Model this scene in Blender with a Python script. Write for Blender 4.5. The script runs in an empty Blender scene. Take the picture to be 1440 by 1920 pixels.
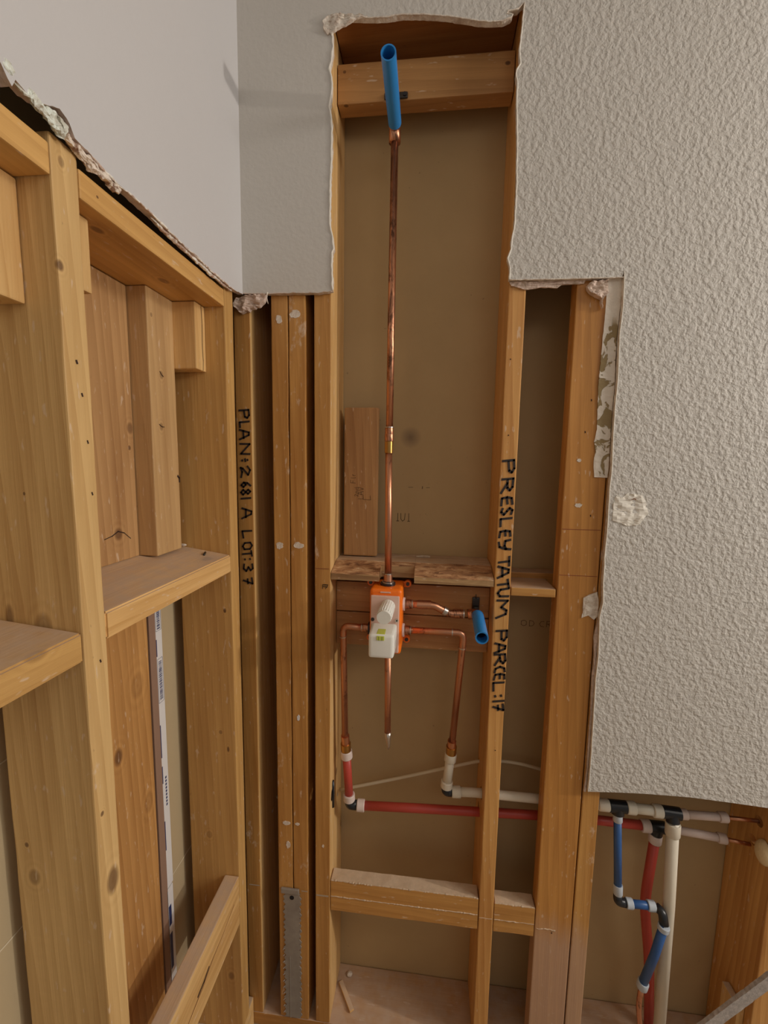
import bpy, bmesh, math, random
from mathutils import Vector, Matrix, noise
from mathutils.geometry import tessellate_polygon

# ------------------------------------------------------------------ camera, light, exposure
# metres; X right along the back wall, Y into it, Z up; Z = 0 is eye height, the floor is 1.513 below
sc = bpy.context.scene
col = sc.collection
FLOOR = -1.513

def cam_axes(yaw, pitch, roll):
    f = Vector((-math.sin(yaw)*math.cos(pitch), math.cos(yaw)*math.cos(pitch), math.sin(pitch)))
    rt = Vector((math.cos(yaw), math.sin(yaw), 0)); up = rt.cross(f)
    return math.cos(roll)*rt+math.sin(roll)*up, math.cos(roll)*up-math.sin(roll)*rt, f
R_, U_, F_ = cam_axes(.1078, -.1169, .0167)
cam = bpy.data.objects.new('camera', bpy.data.cameras.new('camera'))
col.objects.link(cam)
M = Matrix((R_, U_, -F_)).transposed().to_4x4()
M.translation = Vector((.2315, -.943, 0))
cam.matrix_world = M
cam.data.sensor_fit = 'HORIZONTAL'; cam.data.sensor_width = 36; cam.data.lens = 36*800.54/1440
cam.data.clip_start = .01
sc.camera = cam

w = bpy.data.worlds.new('world'); sc.world = w; w.use_nodes = True
w.node_tree.nodes['Background'].inputs[0].default_value = (1.0, .965, .93, 1)
w.node_tree.nodes['Background'].inputs[1].default_value = .17

def lamp(name, kind, loc, power, colr, size=.1, target=None):
    d = bpy.data.lights.new(name, kind); d.energy = power; d.color = colr
    if kind == 'AREA': d.shape = 'DISK'; d.size = size
    else: d.shadow_soft_size = size
    o = bpy.data.objects.new(name, d); col.objects.link(o); o.location = loc
    if target is not None: o.rotation_euler = (Vector(target)-Vector(loc)).to_track_quat('-Z', 'Y').to_euler()
    return o
lamp('vanity_light', 'POINT', (3.1, -.58, .36), 76, (1, .92, .83), .05)
lamp('ceiling_light', 'AREA', (2.5, -.95, 1.05), 21, (1, .95, .90), .9, (.1, -.1, -.5))
lamp('room_fill', 'AREA', (.9, -2.1, 1.05), 3, (1, .95, .90), .9, (.3, 0, -.3))  # unseen soft fill, added behind the camera for frontal light

sc.view_settings.view_transform = 'Standard'
sc.view_settings.look = 'None'
sc.view_settings.gamma = 1
sc.view_settings.use_curve_mapping = False
sc.view_settings.exposure = .42

# ------------------------------------------------------------------ helpers
rnd = random.Random(7)
def srgb(r, g, b):
    f = lambda c: (c/255/12.92) if c/255 <= .04045 else ((c/255+.055)/1.055)**2.4
    return (f(r), f(g), f(b), 1)

def tag(o, label=None, cat=None, group=None, kind=None):
    if label: o['label'] = label
    if cat: o['category'] = cat
    if group: o['group'] = group
    if kind: o['kind'] = kind
    return o

def link(name, bm, mat, parent=None, origin=None, smooth=False):
    """bm holds world coordinates; the object's origin goes to its base centre"""
    bm.normal_update()
    if origin is None:
        xs = [v.co for v in bm.verts]
        mn = Vector([min(c[i] for c in xs) for i in range(3)]); mx = Vector([max(c[i] for c in xs) for i in range(3)])
        origin = Vector(((mn.x+mx.x)/2, (mn.y+mx.y)/2, mn.z))
    origin = Vector(origin)
    bmesh.ops.translate(bm, verts=bm.verts, vec=-origin)
    me = bpy.data.meshes.new(name); bm.to_mesh(me); bm.free()
    if smooth:
        for p in me.polygons: p.use_smooth = True
    me.materials.append(mat)
    o = bpy.data.objects.new(name, me); col.objects.link(o)
    o.location = origin
    if parent is not None:
        o.parent = parent
        bpy.context.view_layer.update()
        o.matrix_parent_inverse = parent.matrix_world.inverted()
    return o

def thing(name, loc, label, cat, group=None):
    o = bpy.data.objects.new(name, None); col.objects.link(o); o.location = loc
    o.empty_display_size = .02
    bpy.context.view_layer.update()
    return tag(o, label, cat, group)

def box_into(bm, a, b, bev=.0015, seg=2):
    t = bmesh.new()
    bmesh.ops.create_cube(t, size=1)
    for v in t.verts:
        v.co = Vector([a[i] if v.co[i] < 0 else b[i] for i in range(3)])
    if bev: bmesh.ops.bevel(t, geom=t.edges[:], offset=bev, segments=seg, profile=.6, affect='EDGES')
    merge(bm, t)

def merge(bm, t):
    me = bpy.data.meshes.new('t'); t.to_mesh(me); t.free(); bm.from_mesh(me); bpy.data.meshes.remove(me)

def tube_into(bm, pts, r, seg=20, inner=None, caps=True, bend=0.0, noise_amp=0.0):
    """sweep a circle along a polyline; bend rounds the corners; inner makes it a hollow pipe"""
    P = [Vector(p) for p in pts]
    if bend and len(P) > 2:
        Q = [P[0]]
        for i in range(1, len(P)-1):
            a, b, c = P[i-1], P[i], P[i+1]
            k = min(bend, (a-b).length*.49, (c-b).length*.49)
            p0 = b+(a-b).normalized()*k; p1 = b+(c-b).normalized()*k
            for j in range(9):
                t = j/8; Q.append((1-t)**2*p0+2*t*(1-t)*b+t*t*p1)
        Q.append(P[-1]); P = Q
    rr = r if callable(r) else (lambda t: r)
    L = [0]
    for i in range(1, len(P)): L.append(L[-1]+(P[i]-P[i-1]).length)
    rings = []; n = None
    for i, p in enumerate(P):
        d = (P[min(i+1, len(P)-1)]-P[max(i-1, 0)]).normalized()
        if n is None:
            n = d.orthogonal().normalized()
        n = (n-d*n.dot(d)).normalized(); b = d.cross(n)
        ring = []
        for j in range(seg):
            a = 2*math.pi*j/seg; q = rr(L[i]/L[-1])
            v = n*math.cos(a)+b*math.sin(a)
            if noise_amp: q += noise_amp*noise.noise((p+v*r if not callable(r) else p+v*q)*90)
            ring.append(bm.verts.new(p+v*q))
        rings.append(ring)
    for i in range(len(rings)-1):
        for j in range(seg):
            bm.faces.new((rings[i][j], rings[i][(j+1) % seg], rings[i+1][(j+1) % seg], rings[i+1][j]))
    if inner:
        inn = []
        for i, p in enumerate(P):
            inn.append([bm.verts.new(p+(v.co-p)*(inner/r)) for v in rings[i]])
        for i in range(len(inn)-1):
            for j in range(seg):
                bm.faces.new((inn[i][j], inn[i+1][j], inn[i+1][(j+1) % seg], inn[i][(j+1) % seg]))
        for j in range(seg):
            bm.faces.new((rings[0][j], inn[0][j], inn[0][(j+1) % seg], rings[0][(j+1) % seg]))
            bm.faces.new((rings[-1][j], rings[-1][(j+1) % seg], inn[-1][(j+1) % seg], inn[-1][j]))
    elif caps:
        bm.faces.new(rings[0][::-1]); bm.faces.new(rings[-1])

def tube(name, pts, r, mat, parent=None, **k):
    bm = bmesh.new(); tube_into(bm, pts, r, **k)
    return link(name, bm, mat, parent, smooth=True) if not k.get('flat') else link(name, bm, mat, parent)

def shade_auto(o, ang=.6):
    for e in []: pass
    me = o.data; b = bmesh.new(); b.from_mesh(me)
    for f in b.faces: f.smooth = True
    for e in b.edges:
        if len(e.link_faces) == 2 and e.calc_face_angle(0) > ang: e.smooth = False
    b.to_mesh(me); b.free(); return o

def prism_into(bm, outline, place, d0, d1):
    """outline: 2D points; place(u, v, d) -> world; a solid sheet between depths d0 and d1"""
    tris = tessellate_polygon([[Vector((u, v, 0)) for u, v in outline]])
    A = [bm.verts.new(place(u, v, d0)) for u, v in outline]
    B = [bm.verts.new(place(u, v, d1)) for u, v in outline]
    for t in tris:
        for V, o in ((A, t), (B, t[::-1])):
            try: bm.faces.new([V[i] for i in o])
            except ValueError: pass
    n = len(outline)
    for i in range(n):
        bm.faces.new((A[i], A[(i+1) % n], B[(i+1) % n], B[i]))
    bmesh.ops.recalc_face_normals(bm, faces=bm.faces)

def rough_line(pts, step=.006, amp=.0009, seed=0):
    out = []
    for i in range(len(pts)-1):
        a, b = Vector(pts[i]), Vector(pts[i+1]); n = max(1, int((b-a).length/step))
        for j in range(n):
            p = a.lerp(b, j/n)
            nv = noise.noise_vector(Vector((p.x*140+seed, p.y*140, seed)))
            out.append((p.x+nv.x*amp*1.6, p.y+nv.y*amp))
    out.append(tuple(pts[-1]))
    return out

# ------------------------------------------------------------------ materials
def nt(name):
    m = bpy.data.materials.new(name); m.use_nodes = True
    t = m.node_tree; b = t.nodes['Principled BSDF']
    return m, t, b
def N(t, typ, **k):
    n = t.nodes.new(typ)
    for a, v in k.items(): setattr(n, a, v)
    return n
def L_(t, a, b): t.links.new(a, b)
def ramp(t, src, stops):
    r = N(t, 'ShaderNodeValToRGB'); e = r.color_ramp.elements
    while len(e) < len(stops): e.new(.5)
    for i, (p, c) in enumerate(stops):
        e[i].position = p; e[i].color = c if len(c) == 4 else (*c, 1)
    L_(t, src, r.inputs[0]); return r
def mapr(t, src, a, b, c=0, d=1):
    m = N(t, 'ShaderNodeMapRange'); L_(t, src, m.inputs[0])
    for i, v in zip((1, 2, 3, 4), (a, b, c, d)): m.inputs[i].default_value = v
    return m.outputs[0]
def mix(t, f, a, b, mode='MIX'):
    m = N(t, 'ShaderNodeMix', data_type='RGBA', blend_type=mode)
    if isinstance(f, (int, float)): m.inputs[0].default_value = f
    else: L_(t, f, m.inputs[0])
    for i, v in ((6, a), (7, b)):
        if isinstance(v, tuple): m.inputs[i].default_value = v
        else: L_(t, v, m.inputs[i])
    return m.outputs[2]
def math_(t, op, a, b=None):
    m = N(t, 'ShaderNodeMath', operation=op)
    for i, v in ((0, a), (1, b)):
        if v is None: continue
        if isinstance(v, (int, float)): m.inputs[i].default_value = v
        else: L_(t, v, m.inputs[i])
    return m.outputs[0]
def noisetex(t, vec, scale, detail=3, rough=.55, dist=0):
    n = N(t, 'ShaderNodeTexNoise'); n.inputs['Scale'].default_value = scale
    n.inputs['Detail'].default_value = detail; n.inputs['Roughness'].default_value = rough
    n.inputs['Distortion'].default_value = dist; L_(t, vec, n.inputs['Vector']); return n.outputs[0]
def bump(t, b, h, strength, dist):
    n = N(t, 'ShaderNodeBump'); n.inputs['Strength'].default_value = strength; n.inputs['Distance'].default_value = dist
    L_(t, h, n.inputs['Height']); L_(t, n.outputs[0], b.inputs['Normal']); return n

def plain(name, c, rough=.5, metal=0, nz=0, bumpamt=0, scale=40, coat=0, spec=.5):
    m, t, b = nt(name)
    co = N(t, 'ShaderNodeTexCoord').outputs['Object']
    n = noisetex(t, co, scale, 4)
    d = tuple(v*(1-nz) for v in c[:3])+(1,)
    L_(t, mix(t, n, c, d), b.inputs['Base Color'])
    b.inputs['Roughness'].default_value = rough; b.inputs['Metallic'].default_value = metal
    b.inputs['Coat Weight'].default_value = coat; b.inputs['Specular IOR Level'].default_value = spec
    if bumpamt: bump(t, b, noisetex(t, co, scale*3, 5), bumpamt, .001)
    return m

def wood(name, axis, c1, c2, plaster=0.0, knots=1.0, gloss=.55, ring=.5, dust=0.0, dents=.3, spots=(), foot=False):
    """c1 light early wood, c2 darker late wood; grain runs along axis"""
    m, t, b = nt(name)
    co = N(t, 'ShaderNodeTexCoord').outputs['Object']
    inf = N(t, 'ShaderNodeObjectInfo').outputs['Random']
    rv = N(t, 'ShaderNodeCombineXYZ')
    L_(t, math_(t, 'MULTIPLY', inf, 7.3), rv.inputs[0]); L_(t, math_(t, 'MULTIPLY', inf, 13.7), rv.inputs[1]); L_(t, math_(t, 'MULTIPLY', inf, 29.1), rv.inputs[2])
    add = N(t, 'ShaderNodeVectorMath', operation='ADD'); L_(t, co, add.inputs[0]); L_(t, rv.outputs[0], add.inputs[1])
    def stretch(k):
        s = [1, 1, 1]; s['XYZ'.index(axis)] = k
        v = N(t, 'ShaderNodeVectorMath', operation='MULTIPLY'); L_(t, add.outputs[0], v.inputs[0]); v.inputs[1].default_value = s
        return v.outputs[0]
    broad = noisetex(t, stretch(.09), 26, 3, .5, .35)
    fine = noisetex(t, stretch(.018), 330, 2, .6)
    wv = N(t, 'ShaderNodeTexWave', wave_type='BANDS', bands_direction='DIAGONAL', wave_profile='SAW')
    wv.inputs['Scale'].default_value = 34; wv.inputs['Distortion'].default_value = 9; wv.inputs['Detail'].default_value = 2
    wv.inputs['Detail Scale'].default_value = .35
    L_(t, stretch(.05), wv.inputs['Vector'])
    f = math_(t, 'ADD', math_(t, 'MULTIPLY', broad, .75), math_(t, 'MULTIPLY', wv.outputs['Fac'], .22*ring))
    f = math_(t, 'ADD', f, math_(t, 'MULTIPLY', fine, .16))
    f = mapr(t, f, .34, .78)
    c = mix(t, f, c1, c2)
    if spots:
        pos = N(t, 'ShaderNodeNewGeometry').outputs['Position']
        rings = None; cores = None
        for (px, py, pz, r, el, dk) in spots:
            sub = N(t, 'ShaderNodeVectorMath', operation='SUBTRACT'); L_(t, pos, sub.inputs[0]); sub.inputs[1].default_value = (px, py, pz)
            ml = N(t, 'ShaderNodeVectorMath', operation='MULTIPLY'); L_(t, sub.outputs[0], ml.inputs[0])
            v3 = [1/r]*3; v3['XYZ'.index(axis)] = 1/(r*el); ml.inputs[1].default_value = v3
            ln = N(t, 'ShaderNodeVectorMath', operation='LENGTH'); L_(t, ml.outputs[0], ln.inputs[0])
            dd = math_(t, 'ADD', ln.outputs['Value'], math_(t, 'MULTIPLY', broad, .7))
            core = math_(t, 'MULTIPLY', mapr(t, dd, 1.5, .95), dk)
            ring_ = math_(t, 'MULTIPLY', math_(t, 'MULTIPLY', math_(t, 'SINE', math_(t, 'MULTIPLY', dd, 6.5)), mapr(t, dd, 3.4, 1.0)), .17)
            cores = core if cores is None else math_(t, 'MAXIMUM', cores, core)
            rings = ring_ if rings is None else math_(t, 'ADD', rings, ring_)
        c = mix(t, mapr(t, math_(t, 'ADD', f, rings), -.2, 1.3), c1, tuple(v*.8 for v in c2[:3])+(1,))
        c = mix(t, cores, c, srgb(96, 62, 40))
    # board to board tone
    tone = mapr(t, inf, 0, 1, .9, 1.08)
    cc = N(t, 'ShaderNodeVectorMath', operation='SCALE'); L_(t, c, cc.inputs[0]); L_(t, tone, cc.inputs[3])
    c = cc.outputs[0]
    if knots:
        vo = N(t, 'ShaderNodeTexVoronoi'); vo.inputs['Scale'].default_value = 7.5; vo.inputs['Randomness'].default_value = 1
        wob = N(t, 'ShaderNodeVectorMath', operation='ADD'); L_(t, stretch(.55), wob.inputs[0])
        nn = N(t, 'ShaderNodeTexNoise'); nn.inputs['Scale'].default_value = 60; L_(t, add.outputs[0], nn.inputs['Vector'])
        sc_ = N(t, 'ShaderNodeVectorMath', operation='SCALE'); L_(t, nn.outputs['Color'], sc_.inputs[0]); sc_.inputs[3].default_value = .012
        L_(t, sc_.outputs[0], wob.inputs[1]); L_(t, wob.outputs[0], vo.inputs['Vector'])
        sep = N(t, 'ShaderNodeSeparateColor'); L_(t, vo.outputs['Color'], sep.inputs[0])
        sel = math_(t, 'GREATER_THAN', sep.outputs[0], 1-.42*knots)
        halo = math_(t, 'MULTIPLY', mapr(t, vo.outputs['Distance'], .16, .04), sel)
        core = math_(t, 'MULTIPLY', mapr(t, vo.outputs['Distance'], .075, .045), sel)
        c = mix(t, math_(t, 'MULTIPLY', halo, .35), c, tuple(v*.55 for v in c2[:3])+(1,))
        c = mix(t, math_(t, 'MULTIPLY', core, .7), c, srgb(72, 46, 26))
    # small dark pits and handling marks
    pit = mapr(t, noisetex(t, stretch(.4), 120, 2, .5), .74, .79)
    c = mix(t, math_(t, 'MULTIPLY', pit, dents), c, srgb(88, 56, 30))
    rough = gloss
    if plaster:
        pn = noisetex(t, stretch(.45), 20, 6, .68)
        msk = mapr(t, pn, .665-.05*plaster, .74-.05*plaster)
        fl = mapr(t, noisetex(t, stretch(.3), 120, 2, .5), .665, .73)
        msk = math_(t, 'MAXIMUM', math_(t, 'MULTIPLY', msk, .75), math_(t, 'MULTIPLY', fl, .5))
        c = mix(t, msk, c, srgb(222, 200, 176))
    if dust:
        geo = N(t, 'ShaderNodeNewGeometry'); sx = N(t, 'ShaderNodeSeparateXYZ'); L_(t, geo.outputs['Normal'], sx.inputs[0])
        up = mapr(t, sx.outputs[2], .5, .9)
        dn = mapr(t, noisetex(t, co, 30, 5, .6), .3, .6, .55, 1)
        c = mix(t, math_(t, 'MULTIPLY', math_(t, 'MULTIPLY', up, dn), dust), c, srgb(196, 176, 160))
    if foot:
        wp = N(t, 'ShaderNodeNewGeometry').outputs['Position']; wz = N(t, 'ShaderNodeSeparateXYZ'); L_(t, wp, wz.inputs[0])
        low = mapr(t, math_(t, 'ADD', wz.outputs[2], math_(t, 'MULTIPLY', broad, .16)), -1.0, -1.08)
        c = mix(t, math_(t, 'MULTIPLY', low, .6), c, srgb(186, 156, 136))
    L_(t, c, b.inputs['Base Color'])
    b.inputs['Roughness'].default_value = rough; b.inputs['Specular IOR Level'].default_value = .35
    h = math_(t, 'ADD', math_(t, 'MULTIPLY', fine, .8), math_(t, 'MULTIPLY', broad, .8))
    bump(t, b, h, .35, .0012)
    return m

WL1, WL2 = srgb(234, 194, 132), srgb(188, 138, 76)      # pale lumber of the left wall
WO1, WO2 = srgb(206, 154, 86), srgb(164, 110, 52)       # orange aged lumber of the back wall
W = {}
for ax in 'XYZ':
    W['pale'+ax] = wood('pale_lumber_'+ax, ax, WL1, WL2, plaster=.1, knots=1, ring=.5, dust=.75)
    W['aged'+ax] = wood('aged_lumber_'+ax, ax, WO1, WO2, plaster=.75, knots=.5, gloss=.42, ring=.5, dust=.7)
W['grain'] = wood('straight_grain_lumber', 'Z', srgb(222, 170, 102), srgb(184, 126, 64), plaster=.05, knots=.12, gloss=.45, ring=1.0)
W['big'] = wood('flat_stud_lumber', 'Z', srgb(210, 150, 78), srgb(170, 112, 52), plaster=.35, knots=.5, gloss=.42, ring=.8, foot=True)
W['dark'] = wood('brown_board_lumber', 'Z', srgb(206, 160, 104), srgb(146, 98, 56), plaster=.12, knots=1.2, ring=.9)
W['scrap'] = wood('scrap_lumber', 'Z', srgb(196, 150, 98), srgb(150, 104, 62), plaster=.15, knots=.3, ring=.6)
W['bark'] = wood('rough_sawn_lumber', 'X', srgb(206, 164, 112), srgb(128, 84, 50), plaster=1.0, knots=.9, gloss=.7, ring=.9, dust=.5)
W['tan'] = wood('mounting_board_lumber', 'X', srgb(196, 144, 90), srgb(156, 104, 60), plaster=.1, knots=.9, ring=.5)
W['headX'] = wood('header_lumber', 'X', srgb(176, 118, 64), srgb(138, 84, 42), plaster=0, knots=.2, ring=.4)

W['agedF'] = wood('aged_lumber_foot', 'Z', WO1, WO2, plaster=.8, knots=.5, gloss=.42, ring=.6, foot=True)
W['near'] = wood('tall_stud_lumber', 'Z', srgb(232, 196, 136), srgb(196, 148, 86), plaster=.5, knots=0, ring=.9, spots=[(-.197, -.469, .217, .005, 1.3, .8), (-.197, -.450, -.591, .010, 1.9, .75), (-.197, -.461, -.479, .003, 1.2, .8), (-.197, -.458, .333, .004, 1.4, .5), (-.252, -.4725, -.215, .012, 1.4, .45), (-.298, -.4725, -.205, .006, 3, .6), (-.295, -.4725, -.576, .008, 1.4, .5), (-.303, -.4725, -.528, .003, 1.3, .8), (-.263, -.4725, -.046, .002, 1.3, .8)])
W['jamb'] = wood('corner_stud_lumber', 'Z', srgb(222, 178, 110), srgb(184, 130, 66), plaster=.3, knots=0, ring=.7, spots=[(-.215, -.0705, -.334, .0035, 1.6, .9), (-.216, -.0705, -.666, .003, 2.5, .8), (-.233, -.0705, -.625, .004, 1.2, .5), (-.269, -.0705, -.89, .007, 1.3, .3), (-.224, -.0705, -1.272, .008, 1.6, .6)])
W['plate'] = wood('header_member_lumber', 'Y', srgb(228, 182, 112), srgb(188, 134, 70), plaster=.3, knots=0, ring=.5, dust=.7, spots=[(-.232, -.365, .3085, .007, 1.5, .65), (-.244, -.200, .3085, .008, 1.6, .6), (-.197, -.405, .326, .002, 1.2, .9), (-.197, -.535, -.217, .009, 1.6, .35)])
W['boardU'] = wood('upper_backing_lumber', 'Z', srgb(214, 170, 116), srgb(168, 118, 70), plaster=.1, knots=0, ring=1.0, spots=[(-.3235, -.242, -.137, .010, 1.2, .75), (-.3235, -.198, .054, .008, 1.3, .6), (-.3235, -.202, .018, .004, 1.2, .8)])
W['boardL'] = wood('lower_backing_lumber', 'Z', srgb(214, 164, 100), srgb(168, 114, 58), plaster=.25, knots=0, ring=1.0, spots=[(-.3235, -.274, -.547, .011, 1.5, .8), (-.3235, -.200, -.70, .012, 1.8, .25), (-.3235, -.215, -.44, .016, 1.5, .2)])
W['upr'] = wood('upright_piece_lumber', 'Z', srgb(224, 186, 132), srgb(188, 142, 90), plaster=.05, knots=0, ring=.6, spots=[(-.287, -.152, .158, .006, 1.3, .45), (-.287, -.159, .060, .006, 1.3, .45), (-.287, -.175, .261, .003, 1.3, .5)])
W['topb'] = wood('upper_block_lumber', 'X', srgb(204, 152, 94), srgb(164, 114, 66), plaster=.3, knots=0, ring=.6, spots=[(.024, .05, .821, .0035, 1.2, .8), (.363, .05, .813, .004, 1.4, .9), (.027, .055, .759, .004, 1.3, .8)])
W['barkk'] = wood('rough_sawn_lumber', 'X', srgb(214, 176, 124), srgb(128, 84, 50), plaster=1.1, knots=0, gloss=.7, ring=1.0, dust=.5, spots=[(.309, .003, -.250, .009, 1.9, .75)])

def drywall(name, c, strength, scale=1.0):
    m, t, b = nt(name)
    co = N(t, 'ShaderNodeTexCoord').outputs['Object']
    n1 = noisetex(t, co, 112*scale, 2.2, .5, .15)
    n2 = noisetex(t, co, 230*scale, 2, .5)
    ridge = mapr(t, n1, .36, .66)
    h = math_(t, 'ADD', ridge, math_(t, 'MULTIPLY', n2, .22))
    L_(t, mix(t, noisetex(t, co, 3, 2), c, tuple(v*.95 for v in c[:3])+(1,)), b.inputs['Base Color'])
    b.inputs['Roughness'].default_value = .62; b.inputs['Specular IOR Level'].default_value = .3
    bump(t, b, h, strength, .0022)
    return m
PAINT = drywall('knockdown_paint', srgb(206, 201, 193), .46)
# same paint, the texture fades out towards the left corner
def fade_texture(m):
    t = m.node_tree; bn = [n for n in t.nodes if n.type == 'BUMP'][0]
    co = N(t, 'ShaderNodeNewGeometry').outputs['Position']; sx = N(t, 'ShaderNodeSeparateXYZ'); L_(t, co, sx.inputs[0])
    L_(t, mapr(t, sx.outputs[0], .0, .42, .12, .62), bn.inputs['Strength'])
fade_texture(PAINT)
PAINT_L = drywall('smooth_paint', srgb(206, 204, 204), .06)

def gypsum(name, c, amt=.8, scale=60):
    m, t, b = nt(name)
    co = N(t, 'ShaderNodeTexCoord').outputs['Object']
    n = noisetex(t, co, scale, 5, .65)
    L_(t, mix(t, mapr(t, n, .42, .68), c, srgb(190, 168, 148)), b.inputs['Base Color'])
    b.inputs['Roughness'].default_value = .9
    bump(t, b, noisetex(t, co, scale*2.5, 5, .6), amt, .003)
    return m
GYP = gypsum('broken_gypsum', srgb(232, 222, 208))
GYPP = gypsum('pinkish_gypsum', srgb(222, 200, 186))
MUD = gypsum('white_wet_plaster', srgb(226, 232, 222), .9, 45)
MUD.node_tree.nodes['Principled BSDF'].inputs['Roughness'].default_value = .35

WHITEP = plain('white_torn_paper', srgb(240, 234, 222), .8, 0, .12, .4, 80)
def torn_paper():
    m, t, b = nt('torn_wall_paper')
    co = N(t, 'ShaderNodeTexCoord').outputs['Object']
    n = noisetex(t, co, 30, 3, .55, .7)
    z = N(t, 'ShaderNodeSeparateXYZ'); L_(t, co, z.inputs[0])
    low = mapr(t, z.outputs[2], .325, .305)      # the upper end keeps its white face
    msk = math_(t, 'MULTIPLY', mapr(t, n, .505, .53), low)
    c = mix(t, msk, srgb(234, 224, 210), srgb(158, 138, 100))
    L_(t, c, b.inputs['Base Color']); b.inputs['Roughness'].default_value = .85
    bump(t, b, math_(t, 'ADD', math_(t, 'MULTIPLY', msk, -1.0), noisetex(t, co, 90, 4)), .7, .002)
    return m
TORN = torn_paper()

def kraft():
    m, t, b = nt('brown_sheathing_paper')
    co = N(t, 'ShaderNodeNewGeometry').outputs['Position']
    base = mix(t, noisetex(t, co, 9, 4, .6), srgb(192, 163, 118), srgb(178, 150, 106))
    d = N(t, 'ShaderNodeVectorMath', operation='DISTANCE'); L_(t, co, d.inputs[0]); d.inputs[1].default_value = (.178, .14, .062)
    st = mapr(t, d.outputs['Value'], .028, .002)
    c = mix(t, math_(t, 'MULTIPLY', st, .6), base, srgb(84, 66, 58))
    sp = mapr(t, noisetex(t, co, 95, 2, .5), .76, .79)
    c = mix(t, math_(t, 'MULTIPLY', sp, .35), c, srgb(80, 60, 40))
    L_(t, c, b.inputs['Base Color']); b.inputs['Roughness'].default_value = .75
    bump(t, b, noisetex(t, co, 300, 3), .12, .0006)
    return m
KRAFT = kraft()

def copper(name, tarn):
    m, t, b = nt(name)
    co = N(t, 'ShaderNodeTexCoord').outputs['Object']
    st_ = N(t, 'ShaderNodeVectorMath', operation='MULTIPLY'); L_(t, co, st_.inputs[0]); st_.inputs[1].default_value = (1, 1, .3)
    n = noisetex(t, st_.outputs[0], 44, 5, .7, .6)
    k = mapr(t, n, .62-tarn*.2, .74-tarn*.2)
    c = mix(t, k, srgb(210, 150, 116), srgb(112, 78, 60))
    L_(t, c, b.inputs['Base Color'])
    L_(t, mapr(t, n, .3, .7, .26, .5), b.inputs['Roughness'])
    b.inputs['Metallic'].default_value = .97
    return m
COP = copper('copper', .25); COPT = copper('tarnished_copper', .75)
SOLDER = plain('solder', srgb(214, 200, 186), .3, .9, .2)
BRASS = plain('brass', srgb(196, 148, 80), .3, .9, .3)
STEEL = plain('dark_steel', srgb(84, 80, 76), .4, .8, .3)
def galv():
    m, t, b = nt('galvanised_steel')
    co = N(t, 'ShaderNodeTexCoord').outputs['Object']
    n = noisetex(t, co, 26, 4, .6)
    L_(t, mix(t, n, srgb(186, 182, 174), srgb(134, 128, 122)), b.inputs['Base Color'])
    b.inputs['Metallic'].default_value = .45; b.inputs['Roughness'].default_value = .5
    bump(t, b, n, .4, .001); return m
GALV = galv()
BLUE = plain('blue_plastic', srgb(46, 140, 214), .25, 0, .08)
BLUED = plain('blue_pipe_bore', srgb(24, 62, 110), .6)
PEXB = plain('blue_pex', srgb(50, 92, 150), .4, 0, .1)
PEXR = plain('red_pex', srgb(190, 72, 58), .42, 0, .1)
PEXW = plain('white_pex', srgb(224, 214, 194), .4, 0, .06)
PEXP = plain('translucent_white_pex', srgb(214, 192, 180), .4, 0, .1)
RING = plain('white_ring_plastic', srgb(222, 204, 194), .45, 0, .06)
RINGG = plain('frosted_ring_plastic', srgb(188, 196, 204), .4, 0, .06)
BLACKP = plain('black_fitting_plastic', srgb(34, 35, 38), .32)
ORANGE = plain('orange_plastic', srgb(255, 124, 24), .38, 0, .05)
INK = plain('black_marker_ink', srgb(44, 34, 30), .55)
INKF = plain('faint_pencil', srgb(104, 74, 44), .8)
INKG = plain('faint_print_ink', srgb(106, 86, 60), .8)
INKR = plain('red_brown_line', srgb(140, 72, 42), .8)
FROST = plain('frosted_cap_plastic', srgb(240, 240, 232), .4)
FROST.node_tree.nodes['Principled BSDF'].inputs['Subsurface Weight'].default_value = .25
FROST.node_tree.nodes['Principled BSDF'].inputs['Subsurface Radius'].default_value = (.01, .01, .01)
PANELP = plain('milky_cover_plastic', srgb(222, 186, 170), .35)
VIAL = plain('level_vial', srgb(206, 214, 90), .2, 0, .1)
VIALD = plain('vial_line', srgb(90, 100, 30), .3)
WIRE = plain('cream_cable', srgb(216, 200, 168), .5)
BLACK = plain('black_void', srgb(26, 18, 16), .9)
TILE = plain('tan_backer_panel', srgb(190, 170, 134), .7, 0, .08, .2, 20)
GROUT = plain('pale_grout', srgb(214, 200, 172), .8)
WHITE = plain('white_card', srgb(226, 226, 226), .5)
CARD = plain('brown_card_edge', srgb(148, 118, 98), .8)
NAVY = plain('navy_print', srgb(40, 56, 104), .5)
GREYP = plain('grey_speckled_cover', srgb(214, 204, 196), .6, 0, .75, .8, 130)
CEIL = plain('ceiling_paint', srgb(214, 210, 202), .8)
FLR = plain('dusty_subfloor', srgb(170, 150, 126), .9, 0, .3, .3, 12)
DUSTY = plain('pale_plaster_dust', srgb(216, 190, 160), .9, 0, .3, .5, 90)
CONC = plain('dust', srgb(190, 172, 150), .9, 0, .25, .4, 60)

# ------------------------------------------------------------------ the room
def slab(name, a, b, mat, bev=0):
    bm = bmesh.new(); box_into(bm, a, b, bev)
    return tag(link(name, bm, mat), kind='structure')
slab('floor', (-.5, -2.8, FLOOR-.05), (3.6, .3, FLOOR), FLR)
slab('ceiling', (-.5, -2.8, 1.1), (3.6, .3, 1.15), CEIL)

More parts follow.
